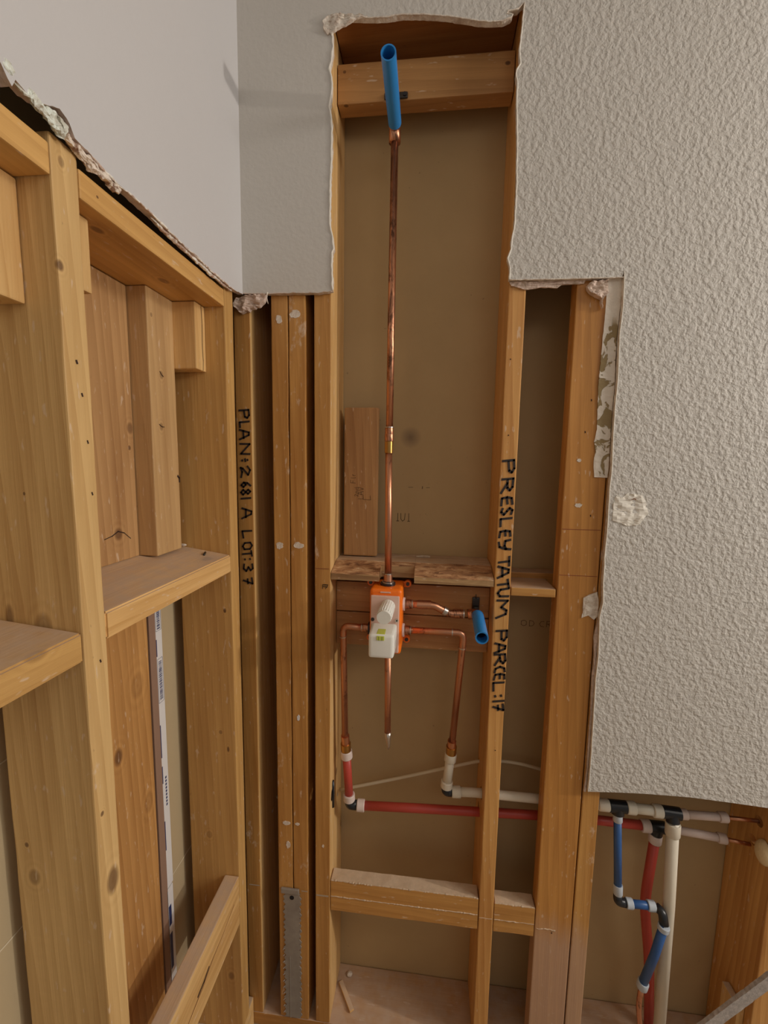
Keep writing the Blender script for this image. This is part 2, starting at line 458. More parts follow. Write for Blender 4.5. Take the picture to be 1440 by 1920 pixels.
# back wall: one painted drywall sheet with the cut-out
HL = [(-.0183, .3533), (.0134, .3558)]
LEFT = [(0.0139, 0.3572), (0.0123, 0.4021), (0.0132, 0.4324), (0.0165, 0.4392), (0.0136, 0.4625), (0.0081, 0.4857), (0.008, 0.5315), (0.0103, 0.5987), (0.0117, 0.6429), (0.0111, 0.6866), (0.0072, 0.7086), (0.0115, 0.7384), (0.0114, 0.7598), (0.007, 0.7771), (0.0104, 0.7896), (0.0137, 0.8146), (0.0136, 0.8439)]
TOP = [(0.0127, 0.8448), (0.0052, 0.8428), (-0.0007, 0.8498), (0.0007, 0.86), (0.0112, 0.8657), (0.0201, 0.8667), (0.029, 0.8675), (0.0585, 0.865), (0.082, 0.8615), (0.1199, 0.8599), (0.1516, 0.8615), (0.1917, 0.8581), (0.2343, 0.852), (0.2626, 0.8459), (0.2935, 0.8388), (0.3186, 0.8349), (0.3406, 0.8344), (0.3569, 0.8385), (0.3599, 0.8432), (0.3489, 0.8456), (0.3514, 0.8503), (0.3695, 0.852), (0.3759, 0.8588), (0.3802, 0.8607), (0.3786, 0.8287), (0.376, 0.7965), (0.3747, 0.784), (0.3779, 0.7585), (0.3713, 0.7489), (0.3706, 0.7413), (0.374, 0.7283), (0.3743, 0.6897), (0.3760, 0.6636), (0.3785, 0.6295)]
RIGHT = [(0.3819, 0.5362), (0.3816, 0.4709), (0.3774, 0.4446), (0.3773, 0.4268), (0.3708, 0.4092), (0.3773, 0.3911), (0.3763, 0.3691)]
STEP = [(0.4582, 0.3681), (0.5261, 0.3669), (0.5663, 0.3671), (0.5928, 0.3677), (0.596, 0.3790), (0.5974, 0.3603), (0.5987, 0.3138), (0.5964, 0.2565), (0.5986, 0.2051), (0.5996, 0.1705), (0.5985, 0.118), (0.5991, 0.0647), (0.6018, -0.0075), (0.6003, -0.0442), (0.6019, -0.1373), (0.6007, -0.1944), (0.6018, -0.2054), (0.6021, -0.2493), (0.6054, -0.2903), (0.6005, -0.3227), (0.6042, -0.4102), (0.6023, -0.4667), (0.6038, -0.544), (0.6052, -0.6297), (0.6055, -0.6997), (0.6046, -0.7317)]
BOT = [(0.7076, -0.7246), (0.8185, -0.7224), (0.8914, -0.7258), (0.9774, -0.7302), (2.2, -.76)]
edge = [(-.196, .357), (-.12, .3545)]+HL
line = rough_line(edge, .008, .0012, 1)[:-1]+rough_line(LEFT, .004, .0013, 2)[:-1]+rough_line(TOP, .004, .0009, 3)[:-1]+rough_line(RIGHT+STEP[:1], .005, .001, 4)[:-1]+rough_line(STEP[:5], .006, .0006, 5)[:-1]+rough_line(STEP[4:], .008, .0005, 6)[:-1]+rough_line([STEP[-1]]+BOT, .02, .0005, 7)
outline = line+[(2.2, 1.1), (-.196, 1.1)]
bm = bmesh.new()
prism_into(bm, outline, lambda u, v, d: Vector((u, d, v)), -.0127, -.0005)
wb = tag(link('wall_back', bm, PAINT), kind='structure')
wb.data.materials.append(GYP)
for p in wb.data.polygons:
    if abs(p.normal.y) < .5: p.material_index = 1

# left wall: smooth sheet above the open framing
ED = [(-.95, .40), (-0.60, 0.385), (-0.537, 0.368), (-0.532, 0.364), (-0.527, 0.356), (-0.521, 0.366), (-0.508, 0.362), (-0.493, 0.366), (-0.483, 0.37), (-0.471, 0.378), (-0.458, 0.372), (-0.452, 0.362), (-0.433, 0.36), (-0.413, 0.355), (-0.39, 0.353), (-0.355, 0.354), (-0.31, 0.353), (-0.257, 0.349), (-0.194, 0.348), (-0.139, 0.346), (-0.086, 0.346), (-0.051, 0.348), (-.0005, .357)]
ol = rough_line(ED, .004, .0016, 11)+[(-.0005, 1.1), (-.95, 1.1)]
bm = bmesh.new()
prism_into(bm, ol, lambda u, v, d: Vector((d, u, v)), -.1965, -.184)
wl = tag(link('wall_left', bm, PAINT_L), kind='structure')
wl.data.materials.append(GYPP)
for p in wl.data.polygons:
    if abs(p.normal.x) < .5: p.material_index = 1

# sheathing behind the two framed walls
o = slab('wall_back_sheathing', (-.36, .1405, FLOOR), (2.2, .153, 1.1), KRAFT)
o.name = 'wall_rear'
bm = bmesh.new()
box_into(bm, (-.352, -1.6, FLOOR), (-.3395, .1400, 1.1), 0)
wf = tag(link('wall_far', bm, TILE), kind='structure')
for k, (z, ya, yb) in enumerate(((-.4163, -1.4, -.44), (-.678, -1.4, -.44), (-.963, -1.4, .05), (-1.23, -1.4, -.44))):
    bm = bmesh.new(); box_into(bm, (-.3394, ya, z-.0012), (-.3384, yb, z+.0012), .0004, 1)
    link('grout_line', bm, GROUT, wf)

# ------------------------------------------------------------------ lumber
def lumber(name, a, b, mat, label=None, cat='stud', group=None, holes=(), bev=.0022, kind=None, rough=.0006, profile=None):
    """a board between corners a and b, edges eased, faces slightly uneven; holes: (axis, centre, radius)"""
    bm = bmesh.new()
    d = [b[i]-a[i] for i in range(3)]; ax = d.index(max(d))
    bmesh.ops.create_cube(bm, size=1)
    for v in bm.verts: v.co = Vector([a[i] if v.co[i] < 0 else b[i] for i in range(3)])
    bmesh.ops.bevel(bm, geom=bm.edges[:], offset=bev, segments=2, profile=.6, affect='EDGES')
    n = max(2, int(max(d)/.03))
    for k in range(1, n):
        pco = Vector([0, 0, 0]); pco[ax] = a[ax]+d[ax]*k/n; pn = Vector((0, 0, 0)); pn[ax] = 1
        bmesh.ops.bisect_plane(bm, geom=bm.verts[:]+bm.edges[:]+bm.faces[:], plane_co=pco, plane_no=pn)
    for v in bm.verts:
        nv = noise.noise_vector(Vector(v.co)*12+Vector((a[0]*50, a[1]*31, 3)))
        for i in range(3):
            if i != ax:
                # never grow past the nominal size, so neighbours stay clear of each other
                mid = (a[i]+b[i])/2; s = 1 if v.co[i] > mid else -1
                v.co[i] -= s*abs(nv[i])*rough
    if profile: profile(bm)
    o = link(name, bm, mat)
    if holes:
        for (hax, c, r) in holes:
            hb = bmesh.new(); p0 = Vector(c); p1 = Vector(c)
            p0['XYZ'.index(hax)] -= .2; p1['XYZ'.index(hax)] += .2
            if len(c) > 3: pass
            tube_into(hb, [p0, p1], r, seg=24)
            me = bpy.data.meshes.new('h'); bmesh.ops.recalc_face_normals(hb, faces=hb.faces); hb.to_mesh(me); hb.free()
            ho = bpy.data.objects.new('h', me); col.objects.link(ho)
            md = o.modifiers.new('b', 'BOOLEAN'); md.object = ho; md.operation = 'DIFFERENCE'; md.solver = 'EXACT'
            bpy.context.view_layer.update()
            dg = bpy.context.evaluated_depsgraph_get()
            new = bpy.data.meshes.new_from_object(o.evaluated_get(dg))
            o.modifiers.clear(); o.data = new
            bpy.data.objects.remove(ho); bpy.data.meshes.remove(me)
    if label: tag(o, label, cat, group)
    if kind: o['kind'] = kind
    return o

PB = -1.475   # top of the sole plate of the back wall
TOPZ = 1.098
lumber('sole_plate', (-.215, 0, FLOOR), (1.3, .1395, PB-.0005), W['agedX'], 'dusty wooden bottom plate along the foot of the back wall framing', 'bottom plate')
plan = lumber('wall_stud', (-.2125, .0005, PB), (-.1745, .1395, TOPZ), W['agedZ'], 'wooden stud in the left corner with black marker writing PLAN 2681 A LOT 37', 'stud', holes=[('X', (-.19, .09, -.955), .008)])
s1 = lumber('wall_stud', (-.1265, .0005, PB), (-.0885, .1395, TOPZ), W['agedZ'], 'left stud of the paired studs, metal plate nailed over its foot', 'stud', rough=.0015)
s2 = lumber('wall_stud', (-.0870, .0005, PB), (-.0490, .1395, TOPZ), W['agedZ'], 'right stud of the paired studs, small white paint dab halfway up', 'stud', rough=.0012)
s3 = lumber('wall_stud', (-.0300, .0005, PB), (.0075, .1395, TOPZ), W['agedZ'], 'stud forming the left side of the shower valve bay, pale inner face', 'stud', holes=[('X', (.0, .028, -.835), .017), ('X', (.0, .09, -.885), .008)])
s4 = lumber('wall_stud', (.3787, .0005, PB), (.4135, .1395, TOPZ), W['grain'], 'stud right of the valve bay with long black marker writing ending in PARCEL 17', 'stud', holes=[('X', (.4, .05, -.812), .0145), ('X', (.4, .087, -.884), .0145), ('X', (.4, .115, -.771), .006)])
s5 = lumber('wall_stud', (.5125, .0005, PB), (.5965, .0385, TOPZ), W['big'], 'wide flat stud beside the cut drywall edge, plaster smears on its foot', 'stud')
s6 = lumber('wall_stud', (.5990, .0005, PB), (.6365, .1395, TOPZ), W['agedF'], 'narrow stud under the lower drywall corner, left of the blue pipe bay', 'stud', holes=[('X', (.62, .05, -.812), .0145), ('X', (.62, .087, -.884), .0145)])
s7 = lumber('wall_stud', (1.0125, .0005, PB), (1.0505, .1395, TOPZ), W['grain'], 'stud at the far right of the blue pipe bay, drilled for two pipes', 'stud', holes=[('X', (1.03, .05, -.815), .012), ('X', (1.03, .06, -.872), .012)])

for o_ in (plan, s3):      # X-facing sides take the pale lumber, the other faces stay aged
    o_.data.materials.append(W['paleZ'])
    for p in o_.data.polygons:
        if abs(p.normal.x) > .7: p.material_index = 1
lumber('header_block', (.009, .0005, .884), (.3775, .1395, .972), W['headX'], 'dark header block closing the top of the valve bay', 'block')
lumber('wood_block', (.009, .05, .759), (.3775, .088, .8365), W['topb'], 'horizontal block on edge behind the upper blue pipe', 'block')
lumber('mounting_board', (.0085, .06, -.3665), (.378, .098, -.292), W['tan'], 'upper horizontal board right behind the orange valve box', 'board')
lumber('mounting_board', (.0085, .06, -.4525), (.378, .098, -.3685), W['tan'], 'lower horizontal board behind the orange valve box', 'board')

# notched rough block over the valve
def yz_block(name, x0, x1, prof, mat, label, cat='block', n=24, amp=.0016, parts=None):
    bm = bmesh.new(); rows = []
    for i in range(n+1):
        x = x0+(x1-x0)*i/n; row = []
        for (y, z, q) in prof:
            nv = noise.noise_vector(Vector((x*45, y*60, z*60)))
            row.append(bm.verts.new((x, y+nv.y*amp*q, z+nv.z*amp*q)))
        rows.append(row)
    m = len(prof)
    for i in range(n):
        for j in range(m):
            bm.faces.new((rows[i][j], rows[i+1][j], rows[i+1][(j+1) % m], rows[i][(j+1) % m]))
    bm.faces.new(rows[0]); bm.faces.new(rows[-1][::-1])
    bmesh.ops.recalc_face_normals(bm, faces=bm.faces)
    if parts is not None: merge(parts, bm); return
    return tag(link(name, bm, mat), label, cat)
full = [(.0015, -.272, .3), (.0015, -.258, .8), (.012, -.253, 1.5), (.03, -.2475, 1.5), (.05, -.242, 1.5), (.06, -.238, .6), (.10, -.2365, .6), (.139, -.236, .2), (.139, -.272, 0)]
back = [(.045, -.272, .3), (.045, -.245, .3), (.06, -.238, .6), (.10, -.2365, .6), (.139, -.236, .2), (.139, -.272, 0)]
bm = bmesh.new()
yz_block('', .0085, .1205, full, None, '', parts=bm); yz_block('', .1207, .2003, back, None, '', n=12, parts=bm); yz_block('', .2005, .3775, full, None, '', parts=bm)
BARK = None
shelf = tag(link('notched_block', bm, W['barkk']), 'rough notched horizontal block just above the orange valve box', 'block')

m, t, b = nt('mottled_bark')
co = N(t, 'ShaderNodeTexCoord').outputs['Object']
mp = N(t, 'ShaderNodeVectorMath', operation='MULTIPLY'); L_(t, co, mp.inputs[0]); mp.inputs[1].default_value = (.35, 1, 1)
n_ = noisetex(t, mp.outputs[0], 70, 6, .7, .8)
L_(t, ramp(t, n_, [(.36, srgb(112, 74, 48)), (.50, srgb(176, 128, 86)), (.62, srgb(204, 164, 120)), (.70, srgb(240, 216, 184))]).outputs[0], b.inputs['Base Color'])
b.inputs['Roughness'].default_value = .75; bump(t, b, n_, .8, .004)
shelf.data.materials.append(m)
for p in shelf.data.polygons:
    if p.normal.z > .3 and p.center.y+shelf.location.y < .058: p.material_index = 1
lumber('wood_block', (.4150, .093, -.2900), (.5620, .1385, -.2585), W['agedX'], 'pale block at the back between the marked stud and the flat stud', 'block')
lumber('wood_block', (.4150, .0015, -.2900), (.5110, .0920, -.2710), W['agedX'], 'thin front block between the marked stud and the flat stud, mid height', 'block')
def plaster_top(m, name):
    return m
b1 = lumber('wood_block', (.0085, .0015, -1.1385), (.3775, .036, -1.0525), W['agedX'], 'low fire block across the valve bay under the red pipe', 'block', rough=.0016)
b2 = lumber('wood_block', (.4145, .0015, -1.1385), (.5115, .036, -1.0600), W['agedX'], 'short low block between the marked stud and the flat stud', 'block', rough=.0016)
def crust(x0, x1, z, y, parent, seed, th=.0022, nm='plaster_crust', amp=.0012):
    bm = bmesh.new(); n = int((x1-x0)/.003)
    P = []
    for i in range(n+1):
        x = x0+(x1-x0)*i/n; nv = noise.noise_vector(Vector((x*120, seed, 0))); P.append((x, y, z+nv.y*amp))
    tube_into(bm, P, lambda q: th*(.35+.9*abs(noise.noise(Vector((q*n*.4, seed, 3))))), seg=8, noise_amp=.0006)
    link(nm, bm, DUSTY, parent)
lumber('scrap_board', (.0190, .092, -.2345), (.1030, .110, .1290), W['scrap'], 'short scrap board standing upright left of the copper riser', 'board', bev=.004)

crust(.010, .376, -1.097, .0015, b1, 1); crust(.416, .510, -1.104, .0015, b2, 2); crust(.010, .376, -1.0530, .003, b1, 3, .0030); crust(.416, .510, -1.0605, .003, b2, 4, .0030)
crust(.380, .412, -1.103, .0005, s4, 5, .0016); crust(.516, .56, -1.112, .0003, s5, 6, .0022, amp=.004)
for (bb, x0, x1, z) in ((b1, .011, .375, -1.0523), (b2, .417, .509, -1.0598)):
    bm = bmesh.new(); k = int((x1-x0)/.003)
    g = [[bm.verts.new((x0+(x1-x0)*i/k, .003+.032*j/8, z+.0012*max(0, noise.noise(Vector((x0*9+i*.13, j*.22, 2)))+.6))) for j in range(9)] for i in range(k+1)]
    for i in range(k):
        for j in range(8): bm.faces.new((g[i][j], g[i+1][j], g[i+1][j+1], g[i][j+1]))
    e = bmesh.ops.extrude_face_region(bm, geom=bm.faces[:])
    for v in [v for v in e['geom'] if isinstance(v, bmesh.types.BMVert)]: v.co.z = z-.0004
    bmesh.ops.recalc_face_normals(bm, faces=bm.faces); link('plaster_crust', bm, DUSTY, bb)

# left wall framing
XL = -.197
lumber('sole_plate', (-.335, -1.0, FLOOR), (-.1995, -.0015, -1.426), W['paleY'], 'dusty bottom plate under the left wall framing', 'bottom plate', holes=())
n1 = lumber('wall_stud', (-.322, -.4725, -1.4255), (XL, -.4345, .356), W['near'], 'tall pale stud nearest the camera in the left wall', 'stud', rough=.0012)
j1 = lumber('wall_stud', (-.3165, -.0705, -1.4255), (XL, -.0330, .356), W['jamb'], 'left wall stud standing against the room corner', 'stud')
lumber('top_plate', (-.335, -.4335, .3085), (XL, -.0715, .3420), W['plate'], 'horizontal top member between the two left wall studs', 'header')
lumber('top_plate', (-.335, -.95, .3095), (XL, -.4735, .3430), W['plate'], 'horizontal top member left of the tall pale stud', 'header')
bm = bmesh.new()
def xz_block(name, prof, y0, y1, mat, label, cat='block'):
    bm = bmesh.new()
    prism_into(bm, prof, lambda u, v, d: Vector((u, d, v)), y0, y1)
    bmesh.ops.bevel(bm, geom=[e for e in bm.edges if e.calc_face_angle(0) > .5], offset=.0025, segments=2, affect='EDGES')
    return tag(link(name, bm, mat), label, cat)
xz_block('wood_block', [(XL, -.245), (XL, -.207), (-.334, -.187), (-.334, -.226)], -.4335, -.0715, W['paleY'], 'dusty horizontal block between the left wall studs with nails lying on it')
xz_block('wood_block', [(XL, -.257), (XL, -.219), (-.334, -.205), (-.334, -.243)], -.95, -.4735, W['plate'], 'dusty horizontal block left of the tall pale stud, knot on its front edge')
lumber('wood_block', (-.232, -.433, -1.118), (XL, -.0715, -.990), W['paleY'], 'low block on edge between the left wall studs, chipped end at the corner', 'block', rough=.0015)
lumber('wall_stud', (-.3375, -.188, -.1880), (-.2870, -.107, .3080), W['upr'], 'short upright piece standing on the dusty left block, small notch in its edge', 'stud')
lumber('backing_board', (-.3385, -.4335, -.1875), (-.3410+.0175, -.1895, .3070), W['boardU'], 'brown knotty board behind the upper bay of the left wall', 'board')
lumber('backing_board', (-.3385, -.4335, -1.4255), (-.3410+.0175, -.178, -.2450), W['boardL'], 'brown knotty board behind the lower bay of the left wall', 'board')
def splitblock(a, b, label):
    return lumber('wood_block', a, b, W['paleZ'], label, 'block')
splitblock((-.3160, -.1090, .1790), (-.2400, -.0712, .3075), 'small split block hanging under the left header beside the corner stud')
splitblock((-.3200, -.5100, .1740), (-.2400, -.4732, .3080), 'small block at the upper left picture edge, nailed to the tall stud')
splitblock((-.3200, -.4340, .2150), (-.2240, -.3900, .3075), 'tiny block tucked behind the top of the tall pale stud')

# white packaging strip standing in the gap
t = thing('packaging_strip', (-.330, -.14, -1.40), 'narrow white strip with barcode labels standing in the left wall cavity', 'strip')
bm = bmesh.new(); box_into(bm, (-.334, -.1515, -.955), (-.3255, -.1305, -.245), .001); link('strip_body', bm, WHITE, t)
bm = bmesh.new(); box_into(bm, (-.334, -.1555, -1.4255), (-.3245, -.1335, -.957), .001); link('strip_body', bm, WHITE, t)
bm = bmesh.new(); box_into(bm, (-.334, -.1720, -1.4255), (-.3245, -.1520, -.245), .001); link('card_edge', bm, CARD, t)
for (z0, z1) in ((-.262, -.352), (-.425, -.510)):
    bm = bmesh.new()
    z = z0
    while z > z1:
        h = rnd.choice((.0010, .0016, .0024)); box_into(bm, (-.3256, -.1460, z-h), (-.3252, -.1365, z), 0); z -= h+rnd.choice((.0012, .0018))
    for y in (-.1500, -.1335): box_into(bm, (-.3256, y, z1-.006), (-.3252, y+.0006, z0+.006), 0)
    for zz in (z1-.006, z0+.006): box_into(bm, (-.3256, -.1500, zz), (-.3252, -.1330, zz+.0006), 0)
    link('barcode_label', bm, NAVY, t)
for (z0, z1) in ((-.375, -.412), (-.565, -.640), (-.66, -.70), (-.79, -.86)):
    bm = bmesh.new(); box_into(bm, (-.3256, -.1513, z1), (-.3252, -.1488, z0), 0); link('printed_stripe', bm, NAVY, t)
bm = bmesh.new()
for k in range(9): box_into(bm, (-.3256, -.1420, -.690-k*.008-.005), (-.3252, -.1375, -.690-k*.008), 0)
link('printed_line', bm, NAVY, t)
for (z0, z1) in ((-1.0, -1.05), (-1.07, -1.16), (-1.19, -1.33)):
    bm = bmesh.new(); box_into(bm, (-.3246, -.1520, z1), (-.3242, -.1430, z0), 0); link('printed_stripe', bm, NAVY, t)

# ------------------------------------------------------------------ nail plate on the paired studs
t = thing('nail_plate', (-.093, 0, PB), 'galvanised metal plate with punched teeth edges on the foot of the paired studs', 'metal plate')
pts = []
z = -1.092
Lx, Rx = [], []
zz = -1.100
while zz > PB+.004:
    Lx.append((-.1115+.0022*math.sin(zz*420)+.0012*math.sin(zz*170), zz)); Rx.append((-.0690+.0022*math.sin(zz*400+1)+.0012*math.sin(zz*150), zz)); zz -= .002
bm = bmesh.new()
prism_into(bm, Lx+Rx[::-1], lambda u, v, d: Vector((u, d, v)), -.0022, -.0006)
link('plate', bm, GALV, t)
bm = bmesh.new(); box_into(bm, (-.1185, -.0065, -1.0985), (-.0715, -.0006, -1.0850), .0015); link('folded_tab', bm, GALV, t)
bm = bmesh.new(); tube_into(bm, [(-.091, -.0029, -1.112), (-.091, -.0020, -1.112)], .0058, seg=16); link('nail_hole', bm, BLACK, t)
bm = bmesh.new()
box_into(bm, (-.0985, -.0030, PB+.004), (-.0965, -.0021, -1.285), .0003, 1)
zt = -1.15
while zt > -1.46:
    s = .0026
    tube_into(bm, [(-.0705, -.0012, zt), (-.0665, -.0062, zt+.002)], lambda q: .0016*(1-q*.8), seg=6)
    if zt < -1.25: tube_into(bm, [(-.1120, -.0012, zt), (-.1160, -.0055, zt-.001)], lambda q: .0016*(1-q*.8), seg=6)
    zt -= .019
link('teeth', bm, GALV, t)

# ------------------------------------------------------------------ marker writing
G = {  # strokes in a unit box, u along the reading direction, v up
 'P': [[(0, 0), (.05, 1)], [(.05, .98), (.6, 1), (.85, .8), (.7, .55), (.1, .5)]],
 'R': [[(0, 0), (.05, 1)], [(.05, 1), (.6, 1), (.8, .78), (.6, .55), (.1, .5)], [(.3, .5), (.9, 0)]],
 'E': [[(.8, 1), (.2, .95), (.05, .55), (.1, .1), (.8, 0)], [(.1, .52), (.7, .56)]],
 'S': [[(.85, .9), (.4, 1), (.1, .75), (.45, .5), (.8, .25), (.45, 0), (.05, .12)]],
 'L': [[(.1, 1), (.05, 0), (.9, .06)]],
 'Y': [[(0, 1), (.05, .55), (.5, .45), (.85, .6)], [(.9, 1), (.8, .5), (.55, 0), (.1, -.05)]],
 'T': [[(0, .92), (1, 1)], [(.5, .95), (.5, 0)]],
 'A': [[(0, 0), (.35, 1), (.6, .98), (.9, 0)], [(.12, .4), (.85, .42)]],
 'U': [[(.05, 1), (.08, .25), (.4, 0), (.75, .2), (.85, 1)]],
 'M': [[(0, 0), (.08, 1), (.4, .45), (.6, .95), (.8, .9), (.95, 0)]],
 'C': [[(.85, .95), (.35, .9), (.05, .5), (.3, .08), (.85, 0)]],
 'N': [[(0, 0), (.1, 1), (.8, .05), (.9, 1)]],
 'O': [[(.5, 1), (.1, .8), (.1, .2), (.5, 0), (.9, .2), (.9, .8), (.5, 1)]],
 ':': [[(.4, .75), (.6, .78)], [(.4, .2), (.6, .23)]],
 '-': [[(.2, .5), (.8, .55)]],
 '1': [[(.5, 1), (.45, 0)]],
 '2': [[(.05, .75), (.4, 1), (.8, .75), (.2, .25), (.1, .02), (.5, .15), (.95, 0)]],
 '3': [[(.1, .95), (.6, 1), (.8, .75), (.4, .52), (.85, .3), (.55, 0), (.05, .08)]],
 '6': [[(.75, 1), (.25, .65), (.1, .25), (.5, 0), (.85, .25), (.5, .48), (.15, .3)]],
 '7': [[(.05, .9), (.85, 1), (.3, 0)], [(.15, .45), (.8, .5)]],
 '8': [[(.5, .5), (.15, .75), (.5, 1), (.85, .75), (.5, .5), (.1, .22), (.5, 0), (.9, .22), (.5, .5)]],
 'F': [[(0, 0), (.05, 1), (.8, 1)], [(.05, .55), (.6, .55)]],
 'V': [[(0, 1), (.45, 0), (.9, 1)]],
 'I': [[(.5, 0), (.5, 1)], [(.2, 0), (.8, 0)]],
 'n': [[(.1, 0), (.1, .6)], [(.1, .5), (.5, .65), (.8, .45), (.8, 0)]],
 'd': [[(.8, 1), (.8, 0)], [(.8, .5), (.3, .6), (.1, .3), (.3, 0), (.8, .1)]],
 'l': [[(.3, 1), (.35, 0), (.6, 0)]], 'r': [[(.2, .6), (.2, 0)], [(.2, .5), (.7, .6)]],
 'D': [[(0, 0), (0, 1), (.6, .9), (.85, .5), (.6, .1), (0, 0)]],
}
def stroke(bm, P, w, place, d):
    """flat felt-tip stroke with square-ish ends, a hair thick"""
    for i in range(len(P)-1):
        a, b = Vector(P[i]), Vector(P[i+1]); t_ = (b-a)
        if t_.length < 1e-6: continue
        t_.normalize(); n = Vector((-t_.y, t_.x))*w/2; e = t_*w*.32
        q = [a-e-n, b+e-n, b+e+n, a-e+n]
        A = [bm.verts.new(place(p.x, p.y, d)) for p in q]; B = [bm.verts.new(place(p.x, p.y, d-.0002)) for p in q]
        bm.faces.new(A[::-1]); bm.faces.new(B)
        for k in range(4): bm.faces.new((A[k], A[(k+1) % 4], B[(k+1) % 4], B[k]))
def writing(name, glyphs, place, h, w, mat, parent, d=0):
    bm = bmesh.new()
    for g, a, b, *ex in glyphs:
        v0, vh = ex if ex else (0, h)
        for s in G[g]:
            stroke(bm, [(a+u*(b-a), v0+v*vh) for u, v in s], w, place, d)
    bmesh.ops.recalc_face_normals(bm, faces=bm.faces)
    return link(name, bm, mat, parent)
# text reads downwards, letter tops to the right; one object per word
def words(spec, y0, sc_, place, h, w_, parent):
    for wd in spec:
        writing('marker_word', [(g, (a-y0)*sc_, (b-y0)*sc_) for g, a, b in wd], place, h, w_, INK, parent, -.0002)
words([[('P', 78, 178), ('R', 200, 303), ('E', 322, 390), ('S', 395, 452), ('L', 465, 525), ('E', 550, 605), ('Y', 620, 692)],
       [('T', 735, 800), ('A', 795, 885), ('T', 895, 955), ('U', 955, 1025), ('M', 1035, 1168)],
       [('P', 1255, 1345), ('A', 1345, 1425), ('R', 1428, 1515), ('C', 1518, 1568), ('E', 1572, 1626), ('L', 1634, 1705)], [(':', 1718, 1760)],
       [('1', 1762, 1795), ('7', 1800, 1858)]], 75, .571/1775, lambda u, v, d: Vector((.3835+.004*(u/.57)+v+.0012*math.sin(u*70), d, .009-u+.18*(v-.012))), .0235, .0050, s4)
words([[('P', 148, 240), ('L', 255, 312), ('A', 328, 428), ('N', 460, 578)], [(':', 596, 645)], [('-', 600, 640)],
       [('2', 675, 785), ('6', 825, 885), ('8', 895, 955), ('1', 965, 1010)], [('A', 1078, 1190)],
       [('L', 1300, 1380), ('O', 1415, 1495), ('T', 1505, 1560)], [(':', 1565, 1610)], [('3', 1630, 1720), ('7', 1775, 1850)]], 145, .407/1705,
       lambda u, v, d: Vector((-.2035+.002*(u/.4)+v+.0008*math.sin(u*90), d, .112-u+.12*(v-.012))), .0225, .0042, plan)
writing('pencil_mark', [('F', 0, .012), ('7', .004, .014)], lambda u, v, d: Vector((-.011+u, d, -.295+v)), .010, .0014, INK, s3, -.0002)
# pencil note on the scrap board, reads upwards
scrap = [o for o in bpy.data.objects if o.name.startswith('scrap_board')][0]
writing('pencil_note', [('F', .022, .032), ('l', .033, .038), ('r', .039, .046)], lambda u, v, d: Vector((.040-v+.008, d, -.075+u)), .012, .0010, INKF, scrap, .0918)
writing('pencil_note', [('2', 0, .007), ('n', .008, .015), ('d', .016, .024)], lambda u, v, d: Vector((.0475-v+.008, d, -.086+u)), .010, .0008, INKF, scrap, .0918)
writing('pencil_note', [('L', 0, .009), ('A', .010, .020), ('V', .021, .030)], lambda u, v, d: Vector((.060-v+.008, d, -.092+u)), .013, .0010, INKF, scrap, .0918)
writing('pencil_note', [('L', 0, .012)], lambda u, v, d: Vector((.078-v+.008, d, -.094+u)), .018, .0010, INKF, scrap, .0918)
wr = bpy.data.objects['wall_rear']
writing('printed_mark', [('I', .0, .010), ('U', .012, .026), ('I', .028, .038)], lambda u, v, d: Vector((.145+u, d, -.150+v)), .020, .0016, INKG, wr, .1403)
writing('printed_mark', [('-', 0, .018), ('1', .035, .043), ('-', .046, .060)], lambda u, v, d: Vector((.172+u, d, -.066+v*.5)), .012, .0020, INKG, wr, .1403)
writing('printed_mark', [('O', 0, .016), ('D', .022, .036), ('C', .046, .060), ('R', .064, .078)], lambda u, v, d: Vector((.470+u, d, -.410+v)), .015, .0012, INKF, wr, .1403)
# layout lines
def layline(x0, x1, z, y, parent, mat=INKR, th=.0012, nm='layout_line'):
    bm = bmesh.new(); box_into(bm, (x0, y-.0003, z-th/2), (x1, y, z+th/2), 0); link(nm, bm, mat, parent)
layline(.515, .594, -.137, .0005, s5); layline(.515, .594, -.238, .0005, s5)
layline(-.028, .004, -.2475, .0005, s3); layline(-.028, .004, -1.098, .0005, s3, CONC, .004, 'plaster_line')
for o_, x0, x1 in ((s2, -.066, -.050), (s1, -.124, -.117), (plan, -.205, -.177)): layline(x0, x1, -1.092, .0005, o_, CONC, .0025, 'plaster_line')
# white dabs on the paired studs
def dab(parent, x, z, w, h, mat=GYP, y=.0005, seed=0):
    r = random.Random(seed); ol = []
    for k in range(16):
        a = 2*math.pi*k/16; q = .75+.35*r.random()
        ol.append((x+math.cos(a)*w/2*q, z+math.sin(a)*h/2*q))
    bm = bmesh.new(); prism_into(bm, ol, lambda u, v, d: Vector((u, d, v)), y-.0007, y+.0003); link('plaster_dab', bm, mat, parent)
dab(s1, -.113, -.197, .018, .018, seed=1); dab(s2, -.068, -.195, .024, .016, seed=2); dab(s2, -.071, -.620, .008, .016, WHITE, seed=3)
dab(s1, -.108, .305, .014, .022, seed=4); dab(s2, -.072, .315, .024, .018, seed=5); dab(s1, -.104, -.905, .020, .012, seed=6); dab(s2, -.076, -.905, .014, .008, seed=7)
dab(s5, .545, -.085, .016, .010, seed=8); dab(s5, .540, .01, .010, .008, seed=9); dab(s1, -.100, -.965, .012, .020, seed=10); dab(s3, -.010, -.958, .006, .009, seed=11)

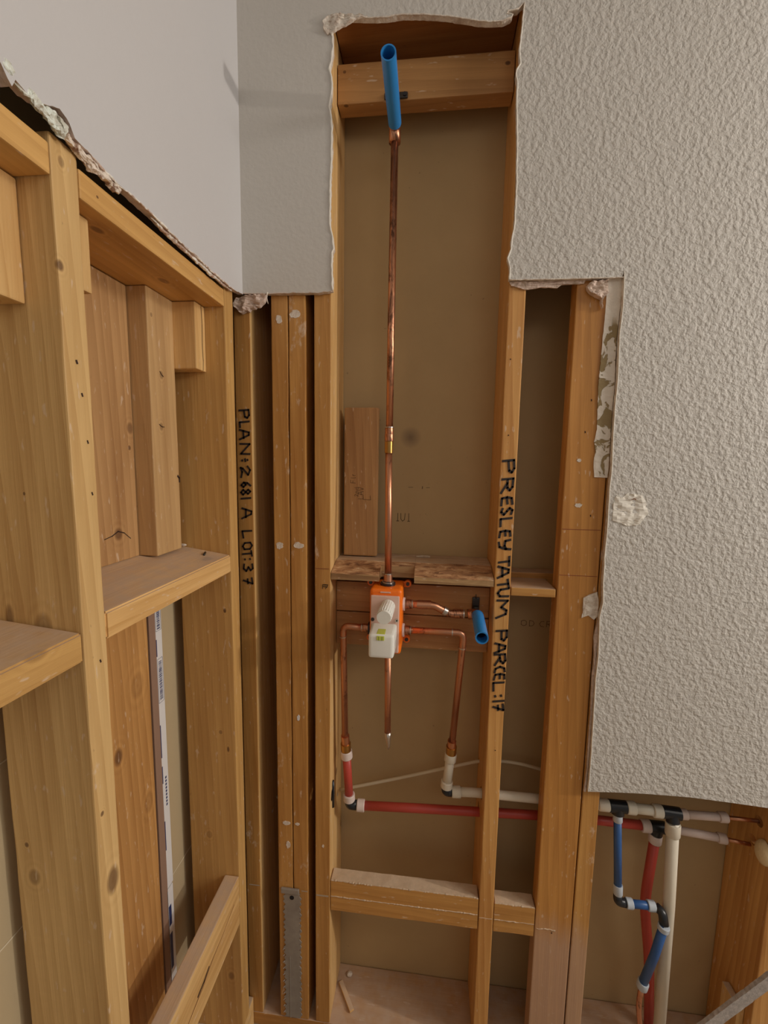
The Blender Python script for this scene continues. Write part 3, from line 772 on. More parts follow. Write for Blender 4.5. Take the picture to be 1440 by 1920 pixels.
def crack(parent, pts, w_, plane, d, nm='crack', mat=None):
    pl = {'X': lambda u, v, q: Vector((q+.0003, u, v)), 'Y': lambda u, v, q: Vector((u, q-.0003, v))}[plane]
    bm = bmesh.new()
    for i in range(len(pts)-1):
        f = 1-.5*abs(2*(i+.5)/(len(pts)-1)-1)
        stroke(bm, pts[i:i+2], w_*f, pl, d)
    bmesh.ops.recalc_face_normals(bm, faces=bm.faces); link(nm, bm, mat or CRK, parent)
CRK = plain('dark_crack', srgb(60, 38, 26), .9)
ob = {o['label'][:30]: o for o in bpy.data.objects if 'label' in o.keys()}
def by(txt): return [o for o in bpy.data.objects if 'label' in o.keys() and txt in o['label']][0]
crack(by('upper bay of the left wall'), [(-.276, -.141), (-.258, -.138), (-.243, -.132), (-.228, -.137), (-.212, -.150)], .0024, 'X', -.3235)
up = by('short upright piece')
crack(up, [(-.158, .164), (-.152, .158), (-.147, .156)], .0016, 'X', -.2865); crack(up, [(-.166, .064), (-.158, .060), (-.151, .060)], .0016, 'X', -.2865)
crack(up, [(-.113, -.036), (-.108, -.040), (-.1075, -.048)], .006, 'X', -.2868, 'notch')
crack(by('small split block'), [(-.0855, .306), (-.0835, .27), (-.0850, .23), (-.0830, .20), (-.0845, .180)], .0016, 'X', -.2398)
for (yy, zz, w_) in ((-.455, .115, .0026), (-.450, .077, .0022), (-.446, .02, .0020), (-.444, -.045, .0018), (-.448, -.267, .0022)): crack(n1, [(yy, zz), (yy+.001, zz-.003)], w_, 'X', XL)
for (x_, zz) in ((.389, .217), (.3925, .061), (.398, -.66)): crack(s4, [(x_, zz), (x_+.0005, zz-.001)], .0022, 'Y', .0005)
for (x_, zz) in ((.556, .135), (.548, .07), (.571, -.105), (.552, -1.118)): crack(s5, [(x_, zz), (x_+.0005, zz-.003)], .0020, 'Y', .0005)
bb = by('low block on edge')
crack(bb, [(-.10, -1.035), (-.15, -1.045), (-.20, -1.050), (-.24, -1.062), (-.30, -1.070), (-.36, -1.078)], .0022, 'X', XL, 'grain_split', plain('wood_groove', srgb(150, 104, 62), .9))
crack(bb, [(-.215, -1.048), (-.235, -1.055), (-.258, -1.058)], .005, 'X', XL)
# ------------------------------------------------------------------ broken plaster and torn paper around the cut
def lump(name, outline, place, d0, d1, mat, label=None, cat='plaster', parent=None, amp=.004, seed=0, sub=.006):
    """a knobbly flake: filled outline, thick in the middle, displaced by noise"""
    us = [p[0] for p in outline]; vs = [p[1] for p in outline]
    def inside(u, v):
        c = False; n = len(outline); j = n-1
        for i in range(n):
            (ui, vi), (uj, vj) = outline[i], outline[j]
            if (vi > v) != (vj > v) and u < (uj-ui)*(v-vi)/(vj-vi)+ui: c = not c
            j = i
        return c
    bm = bmesh.new()
    prism_into(bm, rough_line(outline+outline[:1], sub, amp*.35, seed)[:-1], lambda u, v, d: Vector((u, d, v)), 0, 1)
    top = [f for f in bm.faces if abs(f.normal.y) > .5]
    bmesh.ops.triangulate(bm, faces=bm.faces[:])
    for _ in range(3):
        long = [e for e in bm.edges if (Vector((e.verts[0].co.x, e.verts[0].co.z))-Vector((e.verts[1].co.x, e.verts[1].co.z))).length > sub]
        if not long: break
        bmesh.ops.subdivide_edges(bm, edges=long, cuts=1); bmesh.ops.triangulate(bm, faces=bm.faces[:])
    for v in bm.verts:
        u, w_, k = v.co.x, v.co.z, v.co.y
        nn = noise.fractal(Vector((u*70+seed, w_*70, seed)), 1, 2, 4)
        d = d1+(d0-d1)*0 if k > .5 else d0+nn*amp
        v.co = place(u, w_, d)
    bmesh.ops.recalc_face_normals(bm, faces=bm.faces)
    o = link(name, bm, mat, parent)
    if label: tag(o, label, cat)
    return o
back_pl = lambda u, v, d: Vector((u, d, v))
cl = [(-.183, .352), (-.155, .3535), (-.1326, .3535), (-.136, .342), (-.1461, .332), (-.1674, .3228), (-.1900, .3161), (-.2050, .3285), (-.200, .345)]
lump('plaster_lump', cl, back_pl, -.014, -.0008, GYPP, 'crumbly pinkish plaster lump in the room corner under the drywall', seed=3, amp=.008, sub=.004)
lump('plaster_lump', [(0.5283, 0.3531), (0.532, 0.3602), (0.5524, 0.3634), (0.5667, 0.3646), (0.5684, 0.339), (0.5624, 0.3312), (0.5611, 0.3107), (0.5573, 0.3287), (0.5462, 0.3355), (0.5352, 0.3398)], back_pl, -.012, -.0008, GYPP, 'small knobbly plaster lump at the top of the wide flat stud', seed=5, amp=.007, sub=.004)
lump('torn_gypsum_edge', [(0.3787, 0.368), (0.3829, 0.3605), (0.4115, 0.3522), (0.4411, 0.3555), (0.4725, 0.3541), (0.4826, 0.3596), (0.5240, 0.3605), (0.5270, 0.367), (.45, .3675)], back_pl, -.004, -.0008, GYPP, 'ragged broken gypsum strip hanging below the drywall over the dark gap', seed=8, amp=.003, sub=.005)
ST = [(0.5706, 0.3681), (0.5985, 0.372), (0.5975, 0.3122), (0.5955, 0.2565), (0.5965, 0.2051), (0.5985, 0.1705), (0.5975, 0.118), (0.598, 0.0644), (0.599, 0.0), (0.5985, -0.0254), (0.572, -0.0244), (0.5683, 0.0088), (0.571, 0.0289), (0.5668, 0.0489), (0.5705, 0.0745), (0.5685, 0.1222), (0.5668, 0.1639), (0.5683, 0.2188), (0.5684, 0.254), (0.5697, 0.2916), (0.5701, 0.3393)]
lump('torn_paper_strip', ST, back_pl, -.0022, -.0004, TORN, 'torn vertical strip of old wall paper and glue beside the drywall edge', 'wall paper', seed=12, amp=.0012, sub=.006)
lump('torn_paper_flap', [(0.5681, -0.2859), (0.5781, -0.2789), (0.5955, -0.2716), (0.600, -0.2936), (0.600, -0.3262), (0.5924, -0.3332), (0.5797, -0.3242), (0.5667, -0.3315), (0.5688, -0.3183)], back_pl, -.003, -.0006, GYP, 'white torn paper flap on the flat stud halfway down the drywall edge', 'wall paper', seed=14, amp=.002, sub=.005)
lump('torn_paper_sliver', [(0.600, -0.334), (0.5949, -0.3691), (0.5982, -0.415), (0.5972, -0.4652), (0.600, -0.5499), (0.600, -0.6193), (0.6015, -0.6898), (0.5987, -0.739), (0.6030, -0.739), (0.6036, -0.6196), (0.6030, -0.55), (0.6020, -0.4652), (.6030, -.41), (.6015, -.334)], back_pl, -.005, -.0007, GYPP, 'long thin torn gypsum sliver down the lower drywall edge', 'wall paper', seed=16, amp=.002, sub=.006)
# chipped patch in the paint
pt = [(0.6138, -0.0605), (0.6264, -0.0657), (0.6361, -0.0562), (0.6641, -0.0592), (0.6762, -0.0791), (0.6794, -0.0975), (0.6622, -0.1203), (0.6415, -0.1247), (0.6269, -0.1177), (0.6108, -0.1145), (0.61, -0.0809)]
pch = lump('plaster_patch', pt, back_pl, -.0142, -.0126, WHITEP, None, parent=wb, seed=21, amp=.0032, sub=.003)
bm = bmesh.new(); tube_into(bm, [(.645, -.0165, -.069), (.6485, -.0165, -.066), (.652, -.0165, -.0685)], .0014, seg=8, bend=.002); link('patch_hole', bm, CARD, wb)
# lip of torn paper round the top left of the tall opening
lump('torn_paper_lip', [(-.004, .845), (-.006, .858), (.004, .868), (.03, .869), (.06, .866), (.082, .862), (.060, .859), (.048, .853), (.034, .848), (.022, .843), (.0135, .839), (.012, .832), (.0085, .838), (.003, .836)], back_pl, -.0175, -.0127, GYP, None, parent=wb, seed=24, amp=.005, sub=.004)
# torn white edge beads running down both sides of the opening
def edge_bead(P, r, mat, parent, amp, seed, nm='torn_edge'):
    bm = bmesh.new(); Q = []
    for i in range(len(P)-1):
        a, b = Vector(P[i]), Vector(P[i+1]); n = max(1, int((b-a).length/.004))
        for j in range(n):
            p = a.lerp(b, j/n); nv = noise.noise_vector(p*110+Vector((seed, 0, 0))); Q.append(p+nv*amp)
    Q.append(Vector(P[-1]))
    k = len(Q)
    tube_into(bm, Q, lambda t_: r*(.65+.6*abs(noise.noise(Vector((t_*k*.45, seed, 0))))), seg=8)
    return link(nm, bm, mat, parent, smooth=True)
edge_bead([(u-.0004, -.0132, v) for u, v in LEFT], .0024, WHITEP, wb, .0012, 1)
edge_bead([(u+.0004, -.0130, v) for u, v in TOP[24:]+RIGHT], .0018, WHITEP, wb, .0008, 2)
edge_bead([(u, -.0128, v) for u, v in TOP[5:25]], .0016, GYP, wb, .0008, 9)
edge_bead([(u, -.0130, v) for u, v in STEP[4:]], .0014, WHITEP, wb, .0004, 3)
edge_bead([(-.19, -.012, .356), (-.12, -.012, .3545), (.013, -.012, .3555)], .0014, GYPP, wb, .001, 4)
edge_bead([(.377, -.0130, .3685), (.46, -.012, .3675), (.598, -.012, .3675)], .0016, GYP, wb, .0005, 5)
bm = bmesh.new(); tube_into(bm, [(-.128, -.014, .356), (-.129, -.017, .345), (-.126, -.016, .332)], lambda q: .0016*(1-q*.6), seg=8); link('paper_thread', bm, GYP, wb)
# left wall: crumbling lower edge, whiter and thicker over the tall stud
def crumb_mat(name, a, b, rough):
    m, t, bb = nt(name); co = N(t, 'ShaderNodeNewGeometry').outputs['Position']
    n = noisetex(t, co, 70, 3, .6, .5)
    L_(t, mix(t, mapr(t, n, .46, .56), a, b), bb.inputs['Base Color']); bb.inputs['Roughness'].default_value = rough
    bump(t, bb, noisetex(t, co, 260, 4, .6), .6, .002); return m
CR1 = crumb_mat('crumbled_white_plaster', srgb(234, 240, 230), srgb(206, 204, 190), .45)
CR2 = crumb_mat('crumbled_brown_plaster', srgb(236, 222, 206), srgb(150, 118, 96), .7)
CR3 = crumb_mat('crumbled_paper_edge', srgb(244, 238, 226), srgb(196, 166, 146), .7)
def crumble(P, r, mat, seed, amp, zs=1.0):
    bm = bmesh.new(); Q = []
    for i in range(len(P)-1):
        a, b = Vector(P[i]), Vector(P[i+1]); n = max(1, int((b-a).length/.0016))
        for j in range(n): Q.append(a.lerp(b, j/n))
    Q.append(Vector(P[-1])); L = len(Q)
    tube_into(bm, Q, lambda t_: r*(.55+.75*abs(noise.noise(Vector((t_*L*.05, seed, 0)))))*min(1, t_*12+.3, (1-t_)*12+.3), seg=22)
    for v in bm.verts:
        p = v.co*150+Vector((seed, 0, 0))
        k = noise.hetero_terrain(p, .6, 2.1, 4, .5)
        v.co += Vector(noise.noise_vector(v.co*95+Vector((0, seed, 0))))*amp+Vector(noise.noise_vector(v.co*330))*amp*.45
        v.co.x = min(v.co.x, -.1800+.002*noise.noise(v.co*160))
    return link('crumbling_edge', bm, mat, wl)
crumble([(-.1905, -.575, .392), (-.1895, -.540, .375), (-.1885, -.515, .366), (-.1880, -.490, .3655), (-.1880, -.470, .3655)], .0082, CR1, 1, .0050)
crumble([(-.1880, -.486, .3640), (-.1875, -.474, .3630), (-.1885, -.462, .3560)], .0120, CR1, 2, .0060)
crumble([(-.1890, -.472, .3600), (-.1895, -.440, .3545), (-.1895, -.410, .3510), (-.1895, -.375, .3500)], .0078, CR2, 3, .0045)
crumble([(-.1900, y, z-.0015) for y, z in ED[16:-1]], .0042, CR3, 4, .0022)
crumble([(-.1845, y, z+.0005) for y, z in ED[12:-1]], .0018, CR3, 5, .0014)

# ------------------------------------------------------------------ shower valve
vx, vz = .1400, -.355
t = thing('shower_valve', (vx, .05, -.433), 'orange shower valve rough-in box with white plastic caps mounted on boards', 'valve')
bm = bmesh.new(); box_into(bm, (.1035, -.026, -.432), (.1755, .0585, -.281), .009, 4)
link('valve_box', bm, ORANGE, t); shade_auto(bpy.data.objects['valve_box'])
bm = bmesh.new(); box_into(bm, (.1065, -.0325, -.4255), (.1705, -.0255, -.2945), .003, 3)
link('cover_plate', bm, PANELP, t)
bm = bmesh.new(); box_into(bm, (.127, -.0275, -.2895), (.150, -.0255, -.2865), .0006, 1); link('embossed_bar', bm, PANELP, t)
for (ex, ez, sx, sz) in ((.105, -.290, -1, 1), (.174, -.290, 1, 1), (.174, -.424, 1, -1), (.105, -.424, -1, -1)):
    bm = bmesh.new()
    tube_into(bm, [(ex+sx*.010, .0490, ez+sz*.002), (ex+sx*.010, .0590, ez+sz*.002)], .0085, seg=20)
    box_into(bm, (min(ex-sx*.006, ex+sx*.010), .050, ez-.007), (max(ex-sx*.006, ex+sx*.010), .0588, ez+.007), .002)
    e = link('mounting_ear', bm, ORANGE, t); shade_auto(e)
    bm = bmesh.new(); tube_into(bm, [(ex+sx*.010, .0462, ez+sz*.002), (ex+sx*.010, .0500, ez+sz*.002)], .0042, seg=14); link('screw', bm, STEEL, e)
# long round cap: tapered disc end with fine ribs
bm = bmesh.new()
tube_into(bm, [(.1455, -.0325, -.317), (.1440, -.070, -.3205), (.1425, -.0895, -.3220), (.1425, -.0915, -.3222)], lambda q: .0158 if q < .95 else .0148, seg=40)
k = link('round_cap', bm, FROST, t); shade_auto(k, .5)
bm = bmesh.new()
for i in range(20):
    a = 2*math.pi*i/20
    tube_into(bm, [(.1450+math.cos(a)*.0156, -.040, -.3178+math.sin(a)*.0156), (.1428+math.cos(a)*.0156, -.086, -.3217+math.sin(a)*.0156)], .0008, seg=6)
link('grip_rib', bm, FROST, k, smooth=True)
# square cap with the level vial
bm = bmesh.new(); box_into(bm, (.1095, -.097, -.4105), (.1665, -.0325, -.3555), .0075, 4)
for v in bm.verts:
    q = (-.0325-v.co.y)/.0645
    v.co.x = .1380+(v.co.x-.1380)*(1-.07*q); v.co.z = -.385+(v.co.z+.385)*(1-.05*q)
k = link('square_cap', bm, FROST, t); shade_auto(k, .5)
bm = bmesh.new(); box_into(bm, (.1280, -.093, -.3585), (.1460, -.066, -.3562), .0012, 2); box_into(bm, (.1290, -.0985, -.3690), (.1450, -.0955, -.3600), .001, 2)
vl = link('level_vial', bm, VIAL, k)
bm = bmesh.new(); box_into(bm, (.133, -.0988, -.3690), (.1336, -.0985, -.3600), 0); box_into(bm, (.140, -.0988, -.3690), (.1406, -.0985, -.3600), 0); link('vial_mark', bm, VIALD, vl)
for x_, m_ in ((.1115, STEEL), (.1655, SOLDER)):
    bm = bmesh.new(); tube_into(bm, [(x_, -.0345, -.3490), (x_, -.0320, -.3490)], .0040, seg=16); link('cover_screw', bm, m_, t)
bm = bmesh.new(); tube_into(bm, [(.1655, -.0349, -.3490), (.1655, -.0343, -.3490)], .0018, seg=10); link('screw_socket', bm, BLACK, t)
bm = bmesh.new(); tube_into(bm, [(.1400, .012, -.2815), (.1400, .012, -.2760)], .0175, seg=28); link('top_gasket', bm, BLACKP, t)
bm = bmesh.new(); tube_into(bm, [(.1400, .012, -.2759), (.1400, .012, -.2730)], .0140, seg=28); link('top_collar', bm, SOLDER, t)
for z_ in (-.329, -.392):
    bm = bmesh.new(); tube_into(bm, [(.1752, .022, z_), (.1800, .022, z_)], .0155, seg=26); link('side_gasket', bm, WHITE, t)
bm = bmesh.new(); tube_into(bm, [(.1032, .022, -.392), (.0950, .022, -.392)], .0150, seg=26); link('side_gasket', bm, BLACKP, t)

# ------------------------------------------------------------------ copper
def ring(a, b, r, mat, parent, nm):
    bm = bmesh.new(); tube_into(bm, [a, b], r, seg=24); o_ = link(nm, bm, mat, parent); return shade_auto(o_)
t = thing('copper_riser', (.140, .022, -.273), 'tall vertical copper riser pipe from the valve up to the upper blue stub', 'pipe')
tube('upper_pipe', [(.1345, .040, .055), (.1340, .042, .3), (.1345, .043, .690)], .0080, COPT, t)
tube('lower_pipe', [(.1400, .014, -.262), (.1365, .032, -.1), (.1340, .038, .026)], .0080, COP, t)
ring((.1400, .012, -.2728), (.1400, .0135, -.258), .0103, COP, t, 'bottom_coupling')
ring((.1400, .0135, -.258), (.1400, .0138, -.2555), .0090, SOLDER, t, 'solder_joint')
ring((.1341, .0388, .020), (.1340, .0389, .046), .0098, BRASS, t, 'brass_coupling')
ring((.1342, .0391, .047), (.1342, .0393, .062), .0104, COPT, t, 'copper_coupling')
ring((.1343, .0394, .062), (.1343, .0396, .076), .0098, COPT, t, 'copper_coupling')
ring((.1343, .0396, .0765), (.1343, .0397, .0785), .0101, SOLDER, t, 'solder_joint')

t = thing('blue_stub_pipe', (.1355, .04, .685), 'upper blue stub pipe sticking out for the shower head', 'pipe')
bm = bmesh.new(); tube_into(bm, [(.1355, .028, .700), (.1372, -.1240, .702)], .0136, seg=32, inner=.0112, noise_amp=0)
shade_auto(link('blue_sleeve', bm, BLUE, t))
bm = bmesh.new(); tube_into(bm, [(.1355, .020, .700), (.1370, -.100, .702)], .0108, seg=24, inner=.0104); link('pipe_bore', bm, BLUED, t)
bm = bmesh.new(); tube_into(bm, [(.1345, .043, .672), (.1345, .043, .700), (.1348, .028, .7005)], .0125, seg=24, bend=.012); el = link('drop_ear_elbow', bm, COPT, t, smooth=True)
bm = bmesh.new(); box_into(bm, (.110, .0455, .7600), (.160, .0498, .7720), .002); box_into(bm, (.127, .0400, .700), (.143, .0498, .766), .003); link('ear_flange', bm, STEEL, el)
for x_ in (.1165, .1535): ring((x_, .043, .766), (x_, .0456, .766), .0038, BLACKP, el, 'ear_screw')

t = thing('blue_stub_pipe', (.345, .03, -.36), 'lower blue stub pipe for the spout at the right of the valve', 'pipe')
bm = bmesh.new(); tube_into(bm, [(.3465, .014, -.3440), (.3435, -.0980, -.3505)], .0134, seg=32, inner=.0108); shade_auto(link('blue_sleeve', bm, BLUE, t))
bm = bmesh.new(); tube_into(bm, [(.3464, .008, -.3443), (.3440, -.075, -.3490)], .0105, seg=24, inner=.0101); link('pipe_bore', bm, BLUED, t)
bm = bmesh.new(); tube_into(bm, [(.326, .034, -.3500), (.344, .034, -.3470), (.3462, .016, -.3440)], .0118, seg=20, bend=.010); el = link('drop_ear_elbow', bm, COPT, t, smooth=True)
bm = bmesh.new(); box_into(bm, (.3375, .0540, -.3500), (.3545, .0595, -.3150), .002); box_into(bm, (.3400, .0400, -.3480), (.3520, .0560, -.3340), .002); link('ear_flange', bm, STEEL, el)
tube('stud_screw', [(.346, .0540, -.318), (.3450, .050, -.306)], .0010, BLACKP, el)

t = thing('copper_spout_pipe', (.25, .02, -.35), 'short bent copper pipe running from the valve to the lower blue stub', 'pipe')
tube('pipe_run', [(.1802, .022, -.3285), (.2300, .022, -.3275), (.2470, .024, -.3290), (.2830, .030, -.3490), (.3180, .033, -.3490)], .0086, COP, t, bend=.010)
ring((.1802, .022, -.3285), (.1960, .022, -.3283), .0108, COPT, t, 'coupling'); ring((.1963, .022, -.3283), (.1985, .022, -.3282), .0098, SOLDER, t, 'solder_joint')
ring((.2080, .022, -.3280), (.2400, .0230, -.3278), .0102, COP, t, 'coupling')
ring((.2680, .0275, -.3405), (.2760, .0290, -.3450), .0105, SOLDER, t, 'solder_joint')
ring((.2930, .0320, -.3490), (.3150, .0330, -.3490), .0103, COPT, t, 'coupling'); ring((.3152, .033, -.3490), (.3180, .033, -.3490), .0112, SOLDER, t, 'solder_joint')

t = thing('copper_hot_pipe', (.036, .03, -.70), 'copper pipe turning down from the left of the valve to the red pipe', 'pipe')
tube('pipe_run', [(.0945, .022, -.392), (.0330, .024, -.391), (.0365, .040, -.690)], .0080, COP, t, bend=.016)
ring((.0945, .022, -.392), (.0800, .0224, -.3918), .0100, COPT, t, 'coupling'); ring((.0798, .0224, -.3918), (.0778, .0224, -.3918), .0094, SOLDER, t, 'solder_joint')
ring((.0325, .0255, -.415), (.0327, .0262, -.4180), .0100, SOLDER, t, 'solder_joint')
ring((.0364, .040, -.683), (.0375, .043, -.7060), .0105, COP, t, 'reducer'); ring((.0375, .043, -.7060), (.0382, .045, -.7260), .0128, BRASS, t, 'brass_adapter')

t = thing('copper_cold_pipe', (.30, .03, -.70), 'copper pipe turning down from the right of the valve to the white pipe', 'pipe')
tube('pipe_run', [(.1802, .022, -.392), (.3180, .024, -.391), (.3010, .040, -.690)], .0080, COP, t, bend=.018)
ring((.1802, .022, -.392), (.1930, .0222, -.3919), .0108, COPT, t, 'coupling'); ring((.1932, .0222, -.3919), (.1955, .0222, -.3919), .0098, SOLDER, t, 'solder_joint')
ring((.2900, .0235, -.3913), (.2925, .0235, -.3913), .0092, SOLDER, t, 'solder_joint'); ring((.3160, .0260, -.427), (.3158, .0262, -.430), .0092, SOLDER, t, 'solder_joint')
ring((.3012, .039, -.672), (.3008, .041, -.6880), .0105, COP, t, 'reducer'); ring((.3008, .041, -.6880), (.3003, .044, -.7080), .0128, BRASS, t, 'brass_adapter')

t = thing('copper_drop_pipe', (.1445, .03, -.70), 'short copper pipe hanging below the valve, crimped and cut open', 'pipe')
bm = bmesh.new()
tube_into(bm, [(.1432, .010, -.4325), (.1440, .020, -.55), (.1446, .026, -.655)], .0077, seg=20, caps=True); link('pipe_run', bm, COP, t, smooth=True)
bm = bmesh.new()
tube_into(bm, [(.1446, .026, -.655), (.1455, .0262, -.670), (.1475, .026, -.690), (.1468, .025, -.700)], lambda q: .0077*(1-q)**.6+.0008, seg=16)
link('cut_tip', bm, SOLDER, t, smooth=True)

# ------------------------------------------------------------------ flexible pipes in the valve bay
def pex(name, pts, r, mat, label, rings=(), rmat=None, cat='pipe', group=None, bend=.0, rr=None):
    loc = Vector(pts[0]); t_ = thing(name, (loc.x, loc.y, min(p[2] for p in pts)), label, cat, group)
    tube('pipe_run', pts, r, mat, t_, bend=bend)
    for a, b in rings:
        bm = bmesh.new(); R = rr or r*1.3
        A, B = Vector(a), Vector(b)
        tube_into(bm, [A, A.lerp(B, .08), A.lerp(B, .92), B], lambda q, R=R: R*(.92 if q in (0, 1) else 1), seg=26)
        shade_auto(link('crimp_sleeve', bm, rmat or RING, t_))
    return t_
pex('red_pipe', [(.0386, .046, -.7275), (.0465, .050, -.8650)], .0105, PEXR, 'short vertical red pipe below the left copper pipe', [((.0384, .0455, -.7270), (.0400, .0465, -.7480)), ((.0456, .0495, -.850), (.0467, .0500, -.8680))], rr=.0148)
pex('red_pipe', [(.0740, .0505, -.8800), (.22, .064, -.8835), (.62, .087, -.8840), (.7920, .083, -.8840)], .0108, PEXR, 'long horizontal red pipe through the studs', [((.0665, .0500, -.8798), (.0860, .0512, -.8803)), ((.7740, .083, -.8840), (.7950, .083, -.8840))], rr=.0148)
o = tube('pipe_elbow', [(.0470, .0502, -.8685), (.0475, .0502, -.8800), (.0660, .0502, -.8798)], .0118, BLACKP, bend=.011); tag(o, 'black elbow fitting joining the two red pipes at lower left', 'fitting')
pex('white_pipe', [(.3002, .045, -.7100), (.2925, .047, -.8000)], .0112, PEXW, 'short vertical white pipe below the right copper pipe', [((.3003, .0445, -.7090), (.2985, .0450, -.7300)), ((.2935, .0468, -.785), (.2922, .0470, -.8030))], PEXW, rr=.0145)
o = tube('pipe_elbow', [(.2921, .0470, -.8032), (.2918, .0475, -.8140), (.3060, .0485, -.8145)], .0115, BLACKP, bend=.010); tag(o, 'dark elbow fitting at the foot of the short white pipe', 'fitting')
pex('white_pipe', [(.3062, .0485, -.8145), (.36, .0500, -.8125), (.6800, .0500, -.8120)], .0108, PEXW, 'long horizontal white pipe above the long red pipe', [((.3062, .0485, -.8145), (.3280, .0492, -.8138)), ((.655, .05, -.812), (.6800, .05, -.8120))], PEXW, rr=.0140)
o = tube('cable', [(-.168, .09, -.945), (-.10, .125, -.94), (-.02, .095, -.89), (.03, .108, -.885), (.1870, .115, -.8390), (.2850, .115, -.8055), (.335, .1150, -.789), (.3750, .1150, -.7760), (.4450, .1150, -.7690), (.4900, .1150, -.7720), (.5400, .1150, -.7810), (.61, .125, -.80)], .0042, WIRE, bend=.02)
# the run behind the paired studs is hidden; keep only the visible cable right of the valve bay's left stud
bpy.data.objects.remove(o)
o = tube('cable', [(.0085, .1080, -.8900), (.060, .112, -.8780), (.1870, .115, -.8390), (.2850, .115, -.8055), (.335, .1150, -.789), (.3750, .1150, -.7750), (.4150, .1150, -.7700), (.4500, .1150, -.7690), (.4900, .1150, -.7725), (.5400, .1150, -.7830), (.59, .1150, -.80)], .0042, WIRE, bend=.02)
tag(o, 'thin cream cable sagging behind the pipes', 'cable')
o = tube('cable', [(-.1740, .122, -.944), (-.15, .122, -.938), (-.128, .1220, -.93)], .0040, WIRE); tag(o, 'short piece of cream cable in the dark gap beside the corner stud', 'cable')
bm = bmesh.new(); tube_into(bm, [(.0078, .028, -.800), (.0092, .026, -.83), (.0080, .028, -.872)], .0040, seg=10); tag(link('cable_loop', bm, BLACKP, None, smooth=True), 'dark cable loop at the drilled hole of the valve bay left stud', 'cable')

# ------------------------------------------------------------------ pipes in the lower right bay
def tee(name, segs, label):
    bm = bmesh.new()
    for a, b in segs: tube_into(bm, [a, b], .0142, seg=22)
    return tag(link(name, bm, BLACKP), label, 'fitting')
yw = .05
tee('pipe_tee', [((.6805, yw, -.812), (.7190, yw, -.812)), ((.700, yw, -.812), (.7005, yw-.002, -.829))], 'black tee fitting where the blue pipe leaves the white pipe')
pex('white_pipe', [(.7195, yw, -.812), (.8000, yw, -.814)], .0115, PEXW, 'short white pipe between the two black tee fittings', [((.7195, yw, -.812), (.7400, yw, -.8125)), ((.7790, yw, -.8135), (.8000, yw, -.814))], PEXW, rr=.0150)
tee('pipe_tee', [((.8005, yw, -.814), (.8400, yw, -.816)), ((.823, yw, -.815), (.8235, yw-.006, -.834))], 'black tee fitting at the top of the tall white pipe')
pex('white_pipe', [(.8235, yw-.007, -.8350), (.833, .043, -1.05), (.8440, .045, PB)], .0130, PEXW, 'tall vertical white pipe running down in the right bay', [((.8235, yw-.007, -.8350), (.8245, yw-.007, -.866))], PEXW, rr=.0160)
pex('slim_pipe', [(.8405, yw, -.816), (.9420, yw, -.8130)], .0092, PEXP, 'upper slim translucent pipe heading right to a copper stub', [((.8405, yw, -.816), (.8560, yw, -.8155)), ((.9250, yw, -.8135), (.9430, yw, -.8130))], PEXP, rr=.0118)
o = tube('copper_stub', [(.9435, yw, -.8130), (1.0115, yw, -.8145)], .0045, COP); tag(o, 'upper short copper stub entering the far right stud', 'pipe')
tee('pipe_tee', [((.7955, .083, -.8840), (.8300, .083, -.8840)), ((.812, .083, -.884), (.810, .083, -.902))], 'black tee fitting at the end of the long red pipe')
pex('slim_pipe', [(.8305, .083, -.8840), (.9600, .070, -.8860)], .0092, PEXP, 'lower slim translucent pipe heading right to a copper stub', [((.8305, .083, -.8840), (.8500, .081, -.8843)), ((.9430, .0717, -.8858), (.9610, .070, -.8860))], PEXP, rr=.0118)
o = tube('copper_stub', [(.9615, .070, -.8860), (1.0115, .066, -.8900)], .0045, COP); tag(o, 'lower short copper stub entering the far right stud', 'pipe')
pex('red_pipe', [(.8100, .083, -.9030), (.8030, .090, -1.1), (.8300, .090, -1.28), (.8450, .090, PB)], .0115, PEXR, 'vertical red pipe partly behind the tall white pipe', [((.8100, .083, -.9030), (.8095, .0835, -.925))], rr=.0150, bend=.05)
pex('blue_pipe', [(.7005, yw-.002, -.8295), (.7130, .040, -1.0300)], .0088, PEXB, 'upper vertical blue pipe in the right bay', [((.7005, yw-.002, -.8295), (.7015, yw-.003, -.8480)), ((.7120, .0405, -1.010), (.7133, .040, -1.0350))], RINGG, rr=.0108)
o = tube('pipe_elbow', [(.7134, .040, -1.0355), (.7140, .040, -1.0560), (.7330, .040, -1.0575)], .0098, BLACKP, bend=.012); tag(o, 'black elbow fitting between the upper and middle blue pipes', 'fitting')
pex('blue_pipe', [(.7335, .040, -1.0575), (.8020, .040, -1.0570)], .0088, PEXB, 'short horizontal blue pipe in the right bay', [((.7335, .040, -1.0575), (.7490, .040, -1.0575)), ((.7830, .040, -1.0570), (.8000, .040, -1.0570))], RINGG, rr=.0118)
o = tube('pipe_elbow', [(.8025, .040, -1.0570), (.8120, .028, -1.0590), (.8120, .018, -1.0800)], .0100, BLACKP, bend=.010); tag(o, 'black elbow fitting in front of the tall white pipe', 'fitting')
pex('blue_pipe', [(.8120, .0175, -1.0805), (.800, .022, -1.17), (.7880, .036, -1.2700)], .0098, PEXB, 'lower slanting blue pipe ending in a copper stub', [((.8120, .0175, -1.0805), (.8105, .018, -1.0930)), ((.7890, .0348, -1.262), (.7872, .037, -1.2820))], RINGG, rr=.0125)
t = thing('copper_stub', (.80, .04, PB), 'thin copper pipe loop rising from the floor plate under the blue pipe', 'pipe')
tube('pipe_run', [(.7870, .0372, -1.2825), (.7850, .040, -1.34), (.7990, .042, -1.42), (.8100, .046, PB)], .0062, COP, t, bend=.03)
